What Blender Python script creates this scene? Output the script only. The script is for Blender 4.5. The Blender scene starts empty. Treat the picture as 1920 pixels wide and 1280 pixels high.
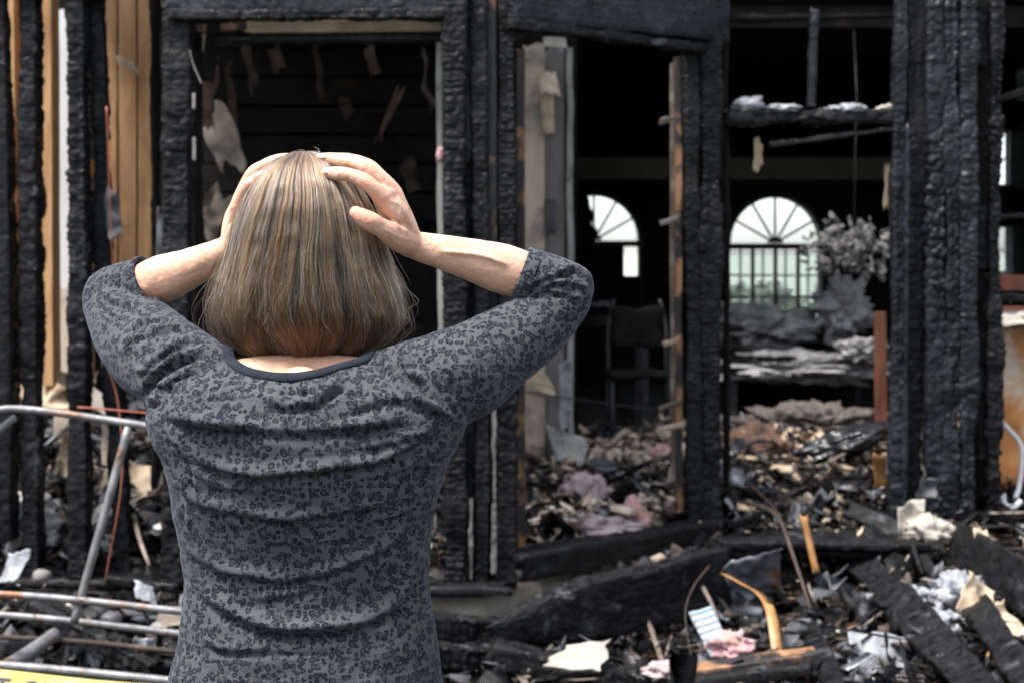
import bpy, bmesh, math, random
import numpy as np
from mathutils import Vector
from mathutils.bvhtree import BVHTree

random.seed(11)
RNG = np.random.default_rng(11)
sc = bpy.context.scene
C = sc.collection

# ---------------------------------------------------------------- camera
FPX, CXP, HYP, CAMH = 2666.67, 960.0, 460.0, 1.55      # focal length in photo pixels, centre column, horizon row, eye height
cam_d = bpy.data.cameras.new('camera')
cam = bpy.data.objects.new('camera', cam_d); C.objects.link(cam)
cam.location = (0, 0, CAMH); cam.rotation_euler = (math.radians(90), 0, 0)
cam_d.sensor_width = 36; cam_d.lens = 50; cam_d.shift_y = -(640 - HYP) / 1920
cam_d.clip_start = 0.05; cam_d.clip_end = 600
cam_d.dof.use_dof = True; cam_d.dof.focus_distance = 1.97; cam_d.dof.aperture_fstop = 6.3
sc.camera = cam

# ---------------------------------------------------------------- sky and sun
SUN_EL, SUN_AZ = math.radians(64), math.radians(238)     # azimuth from +Y, clockwise: behind the camera, to its left
w = bpy.data.worlds.new('World'); sc.world = w; w.use_nodes = True
nt = w.node_tree; nt.nodes.clear()
sky = nt.nodes.new('ShaderNodeTexSky'); sky.sky_type = 'NISHITA'; sky.sun_disc = False
sky.sun_elevation = SUN_EL; sky.sun_rotation = SUN_AZ
sky.air_density = 1.0; sky.dust_density = 1.2; sky.ozone_density = 1.0
bg = nt.nodes.new('ShaderNodeBackground'); bg.inputs['Strength'].default_value = 0.15
wo = nt.nodes.new('ShaderNodeOutputWorld')
hs = nt.nodes.new('ShaderNodeHueSaturation'); hs.inputs['Saturation'].default_value = .38      # thin overcast: the same sky, greyer
nt.links.new(sky.outputs[0], hs.inputs['Color']); nt.links.new(hs.outputs[0], bg.inputs[0]); nt.links.new(bg.outputs[0], wo.inputs[0])
sl = bpy.data.lights.new('sun', 'SUN'); sl.energy = 3.0; sl.angle = math.radians(15); sl.color = (1, 0.97, 0.93)
sun = bpy.data.objects.new('sun', sl); C.objects.link(sun)
sd = Vector((math.sin(SUN_AZ) * math.cos(SUN_EL), math.cos(SUN_AZ) * math.cos(SUN_EL), math.sin(SUN_EL)))
sun.rotation_euler = sd.to_track_quat('Z', 'Y').to_euler(); sun.location = sd * 20
sc.view_settings.view_transform = 'Standard'; sc.view_settings.look = 'None'
sc.view_settings.gamma = 1; sc.view_settings.use_curve_mapping = False
sc.view_settings.exposure = 1.55
sc.render.engine = 'CYCLES'; sc.cycles.max_bounces = 6; sc.cycles.diffuse_bounces = 4; sc.cycles.glossy_bounces = 3
sc.cycles.transparent_max_bounces = 6; sc.cycles.use_denoising = True

# ---------------------------------------------------------------- numeric helpers
def P(px, py, Y):
    """photo pixel at distance Y -> point of the place"""
    return np.array(((px - CXP) / FPX * Y, Y, CAMH - (py - HYP) / FPX * Y))

def h3(ix, iy, iz, s):
    n = (ix * 374761393 + iy * 668265263 + iz * 1440662683 + s * 1274126177) & 0xffffffff
    n = ((n ^ (n >> 13)) * 1274126177) & 0xffffffff
    n = ((n ^ (n >> 15)) * 2246822519) & 0xffffffff
    return ((n ^ (n >> 16)) & 0xffffff) / float(0xffffff)

def vnoise(p, s=0):
    f = np.floor(p); i = f.astype(np.int64); t = p - f; t = t * t * (3 - 2 * t)
    r = 0
    for dx in (0, 1):
        wx = t[:, 0] if dx else 1 - t[:, 0]
        for dy in (0, 1):
            wy = t[:, 1] if dy else 1 - t[:, 1]
            for dz in (0, 1):
                wz = t[:, 2] if dz else 1 - t[:, 2]
                r = r + wx * wy * wz * h3(i[:, 0] + dx, i[:, 1] + dy, i[:, 2] + dz, s)
    return r * 2 - 1

def fbm(p, s=0, o=3):
    p = np.asarray(p, float); a, r = 1.0, 0
    for k in range(o):
        r = r + a * vnoise(p * 2 ** k + 17.3 * k, s + k); a *= .5
    return r

def worley(u, v, s=0, jit=.8):
    fu, fv = np.floor(u), np.floor(v); iu, iv = fu.astype(np.int64), fv.astype(np.int64)
    F1 = np.full(u.shape, 9.); F2 = np.full(u.shape, 9.); ID = np.zeros(u.shape)
    for a in (-1, 0, 1):
        for b in (-1, 0, 1):
            cu = iu + a; cv = iv + b; z = np.zeros_like(cu)
            x = cu + .5 + jit * (h3(cu, cv, z, s) - .5); y = cv + .5 + jit * (h3(cu, cv, z, s + 7) - .5)
            d = np.hypot(u - x, v - y); idv = h3(cu, cv, z, s + 3)
            F2 = np.where(d < F1, F1, np.minimum(F2, d)); ID = np.where(d < F1, idv, ID); F1 = np.minimum(F1, d)
    return F1, F2, ID

def smooth(a, b, x):
    t = np.clip((np.asarray(x, float) - a) / (b - a), 0, 1); return t * t * (3 - 2 * t)

def unit(v):
    v = np.asarray(v, float); return v / max(1e-9, np.linalg.norm(v))

def spline(pts, n):
    """Catmull-Rom through rows of pts, n samples evenly in the parameter"""
    p = np.asarray(pts, float); k = len(p)
    if k == 2:
        t = np.linspace(0, 1, n)[:, None]; return p[0] * (1 - t) + p[1] * t
    e = np.vstack([2 * p[0] - p[1], p, 2 * p[-1] - p[-2]])
    u = np.linspace(0, k - 1 - 1e-9, n); i = u.astype(int); t = (u - i)[:, None]
    a, b, c, d = e[i], e[i + 1], e[i + 2], e[i + 3]
    return .5 * (2 * b + (c - a) * t + (2 * a - 5 * b + 4 * c - d) * t ** 2 + (3 * b - a - 3 * c + d) * t ** 3)

# ---------------------------------------------------------------- objects
WL = {}
def wloc(o): return np.array(WL.get(o.name, (0, 0, 0)), float)

def tag(o, label=None, cat=None, group=None, kind=None):
    if label: o['label'] = label
    if cat: o['category'] = cat
    if group: o['group'] = group
    if kind: o['kind'] = kind
    return o

def thing(name, loc, label, cat, group=None):
    o = bpy.data.objects.new(name, None); C.objects.link(o); o.empty_display_size = .1
    o.location = [float(q) for q in loc]; WL[o.name] = tuple(loc)
    return tag(o, label, cat, group)

def raw_mesh(name, V, F, smooth_=True):
    V = np.asarray(V, float); me = bpy.data.meshes.new(name)
    if isinstance(F, np.ndarray):
        nf, k = F.shape
        me.vertices.add(len(V)); me.vertices.foreach_set('co', V.astype(np.float32).ravel())
        me.loops.add(nf * k); me.loops.foreach_set('vertex_index', F.astype(np.int32).ravel())
        me.polygons.add(nf); me.polygons.foreach_set('loop_start', np.arange(0, nf * k, k, dtype=np.int32))
        me.update(calc_edges=True)
    else:
        me.from_pydata([tuple(v) for v in V], [], [tuple(int(i) for i in f) for f in F])
    if smooth_:
        me.polygons.foreach_set('use_smooth', np.ones(len(me.polygons), bool))
    me.validate(); me.update()
    return me

def obj(name, V, F, mat, parent=None, smooth_=True, label=None, cat=None, group=None, kind=None, base=None):
    V = np.asarray(V, float)
    if parent is not None: org = wloc(parent)
    elif base is not None: org = np.asarray(base, float)
    elif kind in ('structure',): org = np.zeros(3)
    else: org = np.array([(V[:, 0].min() + V[:, 0].max()) / 2, (V[:, 1].min() + V[:, 1].max()) / 2, V[:, 2].min()])
    me = raw_mesh(name, V - org, F, smooth_)
    o = bpy.data.objects.new(name, me); C.objects.link(o)
    if mat: me.materials.append(mat)
    if parent is not None: o.parent = parent
    else: o.location = [float(q) for q in org]
    WL[o.name] = tuple(org)
    return tag(o, label, cat, group, kind)

class MB:
    """gathers shapes that are ONE piece"""
    def __init__(s): s.V = []; s.F = []; s.n = 0
    def add(s, V, F):
        V = np.asarray(V, float)
        s.V.append(V); s.F += [[int(i) + s.n for i in f] for f in F]; s.n += len(V); return s
    def box(s, a, b):
        a = np.minimum(a, b) if True else a; 
        return s
    def verts(s): return np.vstack(s.V)

BOXF = [(0, 3, 2, 1), (4, 5, 6, 7), (0, 1, 5, 4), (1, 2, 6, 5), (2, 3, 7, 6), (3, 0, 4, 7)]
def box(x0, x1, y0, y1, z0, z1):
    return np.array([(x0, y0, z0), (x1, y0, z0), (x1, y1, z0), (x0, y1, z0), (x0, y0, z1), (x1, y0, z1), (x1, y1, z1), (x0, y1, z1)], float), BOXF

def bar(A, B, w_, d_, side=(1, 0, 0)):
    A, B = np.asarray(A, float), np.asarray(B, float); t = unit(B - A)
    s = np.asarray(side, float); s = unit(s - t * s.dot(t)); n = np.cross(t, s)
    V = [q + s * a * w_ / 2 + n * b * d_ / 2 for q in (A, B) for a, b in ((-1, -1), (1, -1), (1, 1), (-1, 1))]
    return np.array(V), BOXF

def tube(path, rad, m=10, cap=True, squash=None, up=(0, 0, 1)):
    """closed tube along path; rad number or per point; squash = (ratio per point) along 'up'-ish axis"""
    p = np.asarray(path, float); n = len(p)
    r = np.full(n, rad, float) if np.isscalar(rad) else np.asarray(rad, float)
    q = np.ones(n) if squash is None else np.asarray(squash, float)
    T = np.gradient(p, axis=0); T /= np.maximum(1e-9, np.linalg.norm(T, axis=1))[:, None]
    V = []; u = np.asarray(up, float)
    a = np.linspace(0, 2 * math.pi, m, endpoint=False)
    prev = None
    for i in range(n):
        if prev is None:
            s = np.cross(T[i], u); 
            if np.linalg.norm(s) < 1e-3: s = np.cross(T[i], (1, .1, 0))
            s = unit(s)
        else: s = unit(prev - T[i] * prev.dot(T[i]))
        prev = s; b = np.cross(s, T[i])
        V.append(p[i] + r[i] * (np.cos(a)[:, None] * s + np.sin(a)[:, None] * b * q[i]))
    V = np.vstack(V); F = []
    for i in range(n - 1):
        for j in range(m):
            k = (j + 1) % m; F.append((i * m + j, i * m + k, (i + 1) * m + k, (i + 1) * m + j))
    if cap:
        V = np.vstack([V, p[0], p[-1]]); c0, c1 = len(V) - 2, len(V) - 1
        for j in range(m):
            k = (j + 1) % m; F.append((c0, k, j)); F.append((c1, (n - 1) * m + j, (n - 1) * m + k))
    return V, F

def sphere(c, r, nu=16, nv=10):
    c = np.asarray(c, float); r = np.ones(3) * np.asarray(r, float)
    V = [c + r * (0, 0, 1)]
    for i in range(1, nv):
        th = math.pi * i / nv
        for j in range(nu):
            ph = 2 * math.pi * j / nu
            V.append(c + r * (math.sin(th) * math.cos(ph), math.sin(th) * math.sin(ph), math.cos(th)))
    V.append(c - r * (0, 0, 1)); F = []
    for j in range(nu):
        F.append((0, 1 + j, 1 + (j + 1) % nu))
        F.append((len(V) - 1, 1 + (nv - 2) * nu + (j + 1) % nu, 1 + (nv - 2) * nu + j))
    for i in range(nv - 2):
        for j in range(nu):
            a = 1 + i * nu + j; b = 1 + i * nu + (j + 1) % nu
            F.append((a, a + nu, b + nu, b))
    return np.array(V), F

# ---------------------------------------------------------------- materials
def mat(name, stops, scale=8., stretch=(1, 1, 1), rough=(.5, .8), metal=0., bump=.3, bscale=60., bdist=.004, spec=.5,
        detail=6., layers=(), sheen=0., sss=0., trans=0., coords='Object', alpha=None, bstretch=None, coat=0., glint=0.):
    """noise coloured surface. stops: (pos, (r,g,b)); layers: (scale, lo, hi, colour, rough) patches of another colour"""
    m = bpy.data.materials.new(name); m.use_nodes = True; t = m.node_tree; N = t.nodes; L = t.links
    b = N['Principled BSDF']
    tc = N.new('ShaderNodeTexCoord'); mp = N.new('ShaderNodeMapping'); mp.inputs['Scale'].default_value = stretch
    L.new(tc.outputs[coords], mp.inputs['Vector'])
    n1 = N.new('ShaderNodeTexNoise'); n1.inputs['Scale'].default_value = scale; n1.inputs['Detail'].default_value = detail
    n1.inputs['Roughness'].default_value = .62
    L.new(mp.outputs[0], n1.inputs['Vector'])
    cr = N.new('ShaderNodeValToRGB'); e = cr.color_ramp.elements
    e[0].position, e[0].color = stops[0][0], (*stops[0][1], 1); e[1].position, e[1].color = stops[-1][0], (*stops[-1][1], 1)
    for p_, c_ in stops[1:-1]:
        x = e.new(p_); x.color = (*c_, 1)
    L.new(n1.outputs['Fac'], cr.inputs['Fac'])
    col = cr.outputs['Color']
    rr = N.new('ShaderNodeMapRange'); rr.inputs['From Min'].default_value = .3; rr.inputs['From Max'].default_value = .7
    rr.inputs['To Min'].default_value, rr.inputs['To Max'].default_value = rough
    n2 = N.new('ShaderNodeTexNoise'); n2.inputs['Scale'].default_value = scale * 2.7; n2.inputs['Detail'].default_value = 4
    L.new(mp.outputs[0], n2.inputs['Vector']); L.new(n2.outputs['Fac'], rr.inputs['Value'])
    rg = rr.outputs[0]
    for (ls, lo, hi, lc, *rest) in layers:
        n3 = N.new('ShaderNodeTexNoise'); n3.inputs['Scale'].default_value = ls; n3.inputs['Detail'].default_value = 7
        n3.inputs['Roughness'].default_value = .65
        st = rest[0] if rest else (1, 1, 1)
        m3 = N.new('ShaderNodeMapping'); m3.inputs['Scale'].default_value = st; m3.inputs['Location'].default_value = (ls * .7, lo * 13, 3.1)
        L.new(tc.outputs[coords], m3.inputs['Vector']); L.new(m3.outputs[0], n3.inputs['Vector'])
        r3 = N.new('ShaderNodeMapRange'); r3.inputs['From Min'].default_value = lo; r3.inputs['From Max'].default_value = hi
        L.new(n3.outputs['Fac'], r3.inputs['Value'])
        mx = N.new('ShaderNodeMix'); mx.data_type = 'RGBA'; mx.inputs[7].default_value = (*lc, 1)
        L.new(r3.outputs[0], mx.inputs[0]); L.new(col, mx.inputs[6]); col = mx.outputs[2]
    if glint:                                             # scattered glossy cells, the rest dull, as on fractured charcoal
        mg = N.new('ShaderNodeMapping'); mg.inputs['Scale'].default_value = (30, 30, 44); L.new(tc.outputs[coords], mg.inputs['Vector'])
        vg = N.new('ShaderNodeTexVoronoi'); vg.inputs['Scale'].default_value = 1; L.new(mg.outputs[0], vg.inputs['Vector'])
        sg_ = N.new('ShaderNodeSeparateColor'); L.new(vg.outputs['Color'], sg_.inputs[0])
        rm = N.new('ShaderNodeMapRange'); rm.inputs['From Min'].default_value = .55; rm.inputs['From Max'].default_value = .95
        rm.inputs['To Min'].default_value = 1.; rm.inputs['To Max'].default_value = glint; L.new(sg_.outputs[0], rm.inputs['Value'])
        mu = N.new('ShaderNodeMath'); mu.operation = 'MULTIPLY'; L.new(rg, mu.inputs[0]); L.new(rm.outputs[0], mu.inputs[1]); rg = mu.outputs[0]
    L.new(col, b.inputs['Base Color']); L.new(rg, b.inputs['Roughness'])
    b.inputs['Metallic'].default_value = metal; b.inputs['Specular IOR Level'].default_value = spec
    if sheen: b.inputs['Sheen Weight'].default_value = sheen
    if coat: b.inputs['Coat Weight'].default_value = coat
    if trans: b.inputs['Transmission Weight'].default_value = trans
    if alpha is not None: b.inputs['Alpha'].default_value = alpha
    if sss:
        b.inputs['Subsurface Weight'].default_value = sss; b.inputs['Subsurface Radius'].default_value = (1, .35, .2)
        b.inputs['Subsurface Scale'].default_value = .008
    if bump:
        nb = N.new('ShaderNodeTexNoise'); nb.inputs['Scale'].default_value = bscale; nb.inputs['Detail'].default_value = 5
        mb = N.new('ShaderNodeMapping'); mb.inputs['Scale'].default_value = bstretch or stretch
        L.new(tc.outputs[coords], mb.inputs['Vector']); L.new(mb.outputs[0], nb.inputs['Vector'])
        bm_ = N.new('ShaderNodeBump'); bm_.inputs['Strength'].default_value = bump; bm_.inputs['Distance'].default_value = bdist
        L.new(nb.outputs['Fac'], bm_.inputs['Height']); L.new(bm_.outputs[0], b.inputs['Normal'])
    return m

M = {}
M['char'] = mat('charcoal', [(.3, (.003, .003, .0035)), (.55, (.007, .007, .008)), (.75, (.018, .019, .021))], 14, glint=.17, rough=(.50, .75), bump=.8, bscale=130, bdist=.006,
                layers=[(5, .62, .72, (.10, .10, .11)), (38, .69, .76, (.22, .21, .20))], spec=.20)
M['char_blue'] = mat('weathered charcoal', [(.3, (.003, .0035, .0045)), (.55, (.009, .0105, .014)), (.75, (.030, .034, .045))], 9, stretch=(1, 1, .35), glint=.28, rough=(.45, .7), bump=.8,
                     bscale=120, bdist=.006, layers=[(30, .68, .76, (.20, .20, .21))], spec=.30)
M['soot'] = mat('sooty surface', [(.3, (.004, .004, .004)), (.7, (.014, .012, .011))], 6, rough=(.8, .95), bump=.4, spec=.12,
                layers=[(3, .62, .75, (.03, .022, .016))])
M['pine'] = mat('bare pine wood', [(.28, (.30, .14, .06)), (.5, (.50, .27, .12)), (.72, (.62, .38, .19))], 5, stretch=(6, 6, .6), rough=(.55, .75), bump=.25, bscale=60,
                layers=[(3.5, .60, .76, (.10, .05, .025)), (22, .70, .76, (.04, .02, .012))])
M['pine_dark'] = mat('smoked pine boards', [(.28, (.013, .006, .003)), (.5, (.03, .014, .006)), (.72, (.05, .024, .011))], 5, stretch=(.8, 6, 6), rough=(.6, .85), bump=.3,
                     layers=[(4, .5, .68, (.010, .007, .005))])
M['scorched'] = mat('scorched wood', [(.3, (.13, .062, .03)), (.55, (.27, .135, .065)), (.75, (.42, .25, .14))], 7, stretch=(4, 4, .8), rough=(.5, .8), bump=.4,
                    layers=[(6, .44, .52, (.012, .011, .011)), (18, .60, .68, (.012, .011, .011))])
M['board'] = mat('stained wallboard', [(.3, (.38, .29, .21)), (.55, (.55, .45, .35)), (.75, (.66, .58, .49))], 4, stretch=(2, 2, .6), rough=(.75, .95), bump=.3,
                 layers=[(3, .52, .66, (.17, .155, .15)), (7, .62, .7, (.09, .075, .065))])
M['grey_board'] = mat('smoked grey wallboard', [(.3, (.12, .105, .10)), (.55, (.20, .18, .175)), (.75, (.28, .26, .25))], 4, stretch=(2, 2, .6), rough=(.8, .95), bump=.3,
                      layers=[(4, .58, .7, (.07, .065, .065))])
M['white_panel'] = mat('pale plaster panel', [(.3, (.58, .55, .55)), (.7, (.74, .71, .71))], 3, rough=(.8, .95), bump=.15,
                       layers=[(4, .66, .8, (.3, .26, .23))])
M['trim'] = mat('weathered pale trim', [(.3, (.16, .16, .14)), (.7, (.38, .38, .35))], 9, stretch=(1, 1, .3), rough=(.6, .9), bump=.3, layers=[(10, .6, .68, (.04, .04, .035))])
M['cardboard'] = mat('sodden tan paper facing', [(.3, (.34, .24, .15)), (.55, (.52, .41, .29)), (.75, (.66, .57, .45))], 8, rough=(.7, .95), bump=.4,
                     layers=[(6, .60, .7, (.16, .09, .045)), (11, .66, .74, (.03, .025, .02))])
M['paper'] = mat('dirty white paper', [(.3, (.24, .215, .18)), (.7, (.44, .40, .34))], 7, rough=(.7, .95), bump=.3, layers=[(9, .62, .72, (.2, .15, .1))])
M['ash'] = mat('white ash', [(.3, (.14, .14, .155)), (.7, (.40, .41, .45))], 25, rough=(.9, 1), bump=.8, bscale=90, bdist=.01, layers=[(12, .6, .7, (.08, .08, .085))])
M['pink'] = mat('pink insulation', [(.3, (.42, .22, .22)), (.6, (.60, .34, .34)), (.75, (.70, .48, .46))], 12, rough=(.9, 1), bump=.9, bscale=110, bdist=.01, sheen=.3,
                layers=[(4, .55, .66, (.42, .28, .13)), (10, .64, .72, (.16, .12, .11))])
M['pink_pale'] = mat('sooty pink insulation', [(.3, (.28, .21, .21)), (.6, (.46, .37, .37)), (.75, (.58, .49, .49))], 16, rough=(.9, 1), bump=.9, bscale=110, bdist=.01,
                     layers=[(9, .56, .66, (.10, .08, .075))])
M['grey_fluff'] = mat('grey loose insulation', [(.3, (.26, .25, .25)), (.7, (.58, .565, .56))], 18, rough=(.9, 1), bump=1., bscale=70, bdist=.02,
                      layers=[(6, .6, .72, (.10, .085, .07))])
M['galv'] = mat('galvanised pipe', [(.3, (.10, .10, .105)), (.7, (.27, .27, .275))], 20, rough=(.4, .65), metal=.45, bump=.2, layers=[(9, .54, .64, (.20, .085, .035)), (26, .58, .66, (.09, .055, .035))])
M['rust'] = mat('rusted sheet metal', [(.25, (.10, .045, .02)), (.5, (.36, .15, .045)), (.7, (.50, .27, .10))], 4, rough=(.55, .85), metal=.2, bump=.4,
                layers=[(2.6, .50, .60, (.44, .38, .30)), (8, .64, .72, (.06, .04, .03))])
M['sheet_grey'] = mat('scorched sheet metal', [(.3, (.07, .075, .085)), (.7, (.20, .21, .235))], 8, rough=(.35, .6), metal=.5, bump=.3, layers=[(7, .6, .7, (.20, .09, .03))])
M['silver'] = mat('silvery plastic sheet', [(.3, (.10, .105, .115)), (.7, (.36, .375, .40))], 6, rough=(.25, .5), bump=.5, bscale=30, layers=[(6, .56, .66, (.03, .03, .035))])
M['blue_strip'] = mat('pale blue corrugated strip', [(.3, (.22, .27, .33)), (.7, (.40, .46, .53))], 10, rough=(.5, .7), bump=.3, layers=[(22, .6, .68, (.30, .14, .06))])
M['amber'] = mat('scorched amber strip', [(.3, (.20, .085, .025)), (.55, (.36, .18, .06)), (.75, (.46, .33, .19))], 9, rough=(.4, .7), bump=.3, layers=[(14, .62, .7, (.06, .03, .015))])
M['concrete'] = mat('smoke stained concrete', [(.3, (.24, .21, .17)), (.55, (.42, .38, .31)), (.75, (.52, .48, .40))], 5, rough=(.8, .95), bump=.4,
                    layers=[(3.2, .56, .64, (.05, .048, .046)), (9, .62, .7, (.13, .10, .07))])
M['soil'] = mat('ash covered soil', [(.3, (.006, .006, .006)), (.55, (.02, .018, .016)), (.75, (.06, .052, .045))], 16, rough=(.5, .9), bump=.9, bscale=70, bdist=.012,
                layers=[(9, .60, .72, (.14, .10, .065)), (5, .66, .76, (.16, .16, .17))])
M['tan'] = mat('tan scrap', [(.3, (.06, .043, .032)), (.5, (.13, .10, .078)), (.72, (.34, .29, .235))], 9, rough=(.7, .95), bump=.3, layers=[(11, .62, .7, (.03, .025, .02))])
M['brown_fluff'] = mat('brown dusty insulation', [(.3, (.05, .04, .034)), (.7, (.15, .125, .11))], 18, rough=(.9, 1), bump=1., bscale=70, bdist=.02)
M['rustbit'] = mat('brown scrap', [(.3, (.016, .011, .008)), (.55, (.042, .026, .018)), (.75, (.10, .062, .04))], 9, rough=(.7, .95), bump=.3)
M['greybit'] = mat('grey scrap', [(.3, (.02, .021, .024)), (.55, (.07, .072, .08)), (.75, (.22, .225, .24))], 6, rough=(.5, .9), bump=.3)
M['whitebit'] = mat('white scrap', [(.3, (.28, .27, .25)), (.7, (.55, .54, .52))], 6, rough=(.7, .95), bump=.3)
M['lath'] = mat('grey split lath', [(.3, (.05, .048, .045)), (.7, (.17, .16, .15))], 12, stretch=(3, 3, .5), rough=(.6, .85), bump=.4, layers=[(14, .55, .65, (.012, .011, .011))])
M['dry_tan'] = mat('dry tan scrap', [(.3, (.22, .16, .11)), (.5, (.40, .31, .23)), (.72, (.62, .54, .45))], 9, rough=(.7, .95), bump=.3, layers=[(11, .62, .7, (.03, .025, .02))])
M['needle'] = mat('pine needles', [(.3, (.08, .042, .024)), (.7, (.20, .115, .065))], 4, rough=(.6, .8), bump=0)
M['redwood'] = mat('reddish stained wood', [(.3, (.07, .022, .012)), (.7, (.19, .065, .035))], 6, stretch=(4, 4, .6), rough=(.5, .7), bump=.2, layers=[(8, .62, .72, (.02, .014, .012))])
M['black_plastic'] = mat('wet black plastic', [(.3, (.008, .008, .01)), (.7, (.02, .021, .025))], 8, rough=(.15, .35), bump=.6, bscale=18, bdist=.02, layers=[(26, .70, .75, (.3, .3, .3))])
M['sack'] = mat('scorched brown cloth', [(.3, (.05, .028, .02)), (.55, (.13, .07, .045)), (.75, (.27, .17, .11))], 7, rough=(.8, .95), bump=.5, bscale=90)
M['wire_red'] = mat('bare copper wire', [(.3, (.20, .055, .035)), (.7, (.34, .11, .07))], 9, rough=(.4, .6), metal=.5, bump=0)
M['frame_dark'] = mat('scorched window frame', [(.3, (.006, .006, .006)), (.7, (.02, .018, .016))], 8, rough=(.6, .8), bump=.2)
M['muntin'] = mat('grey window bars', [(.3, (.22, .25, .27)), (.7, (.34, .38, .41))], 8, rough=(.5, .7), bump=0)
M['white_paint'] = mat('white painted wood', [(.3, (.6, .6, .6)), (.7, (.78, .78, .77))], 6, rough=(.5, .7), bump=.1)

def glass():
    m = bpy.data.materials.new('hazy window glass'); m.use_nodes = True; t = m.node_tree; N = t.nodes; N.remove(N['Principled BSDF'])
    tr = N.new('ShaderNodeBsdfTransparent'); tr.inputs[0].default_value = (.93, .96, .97, 1)
    g = N.new('ShaderNodeBsdfGlossy'); g.inputs['Roughness'].default_value = .06; g.inputs[0].default_value = (.8, .8, .8, 1)
    ns = N.new('ShaderNodeTexNoise'); ns.inputs['Scale'].default_value = 9
    mr = N.new('ShaderNodeMapRange'); mr.inputs['To Min'].default_value = .02; mr.inputs['To Max'].default_value = .10
    mx = N.new('ShaderNodeMixShader'); t.links.new(ns.outputs['Fac'], mr.inputs['Value']); t.links.new(mr.outputs[0], mx.inputs[0])
    t.links.new(tr.outputs[0], mx.inputs[1]); t.links.new(g.outputs[0], mx.inputs[2]); t.links.new(mx.outputs[0], N['Material Output'].inputs[0])
    return m
M['glass'] = glass()

# ---------------------------------------------------------------- shape makers
SEED = [100]
def nseed():
    SEED[0] += 13; return SEED[0]

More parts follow.
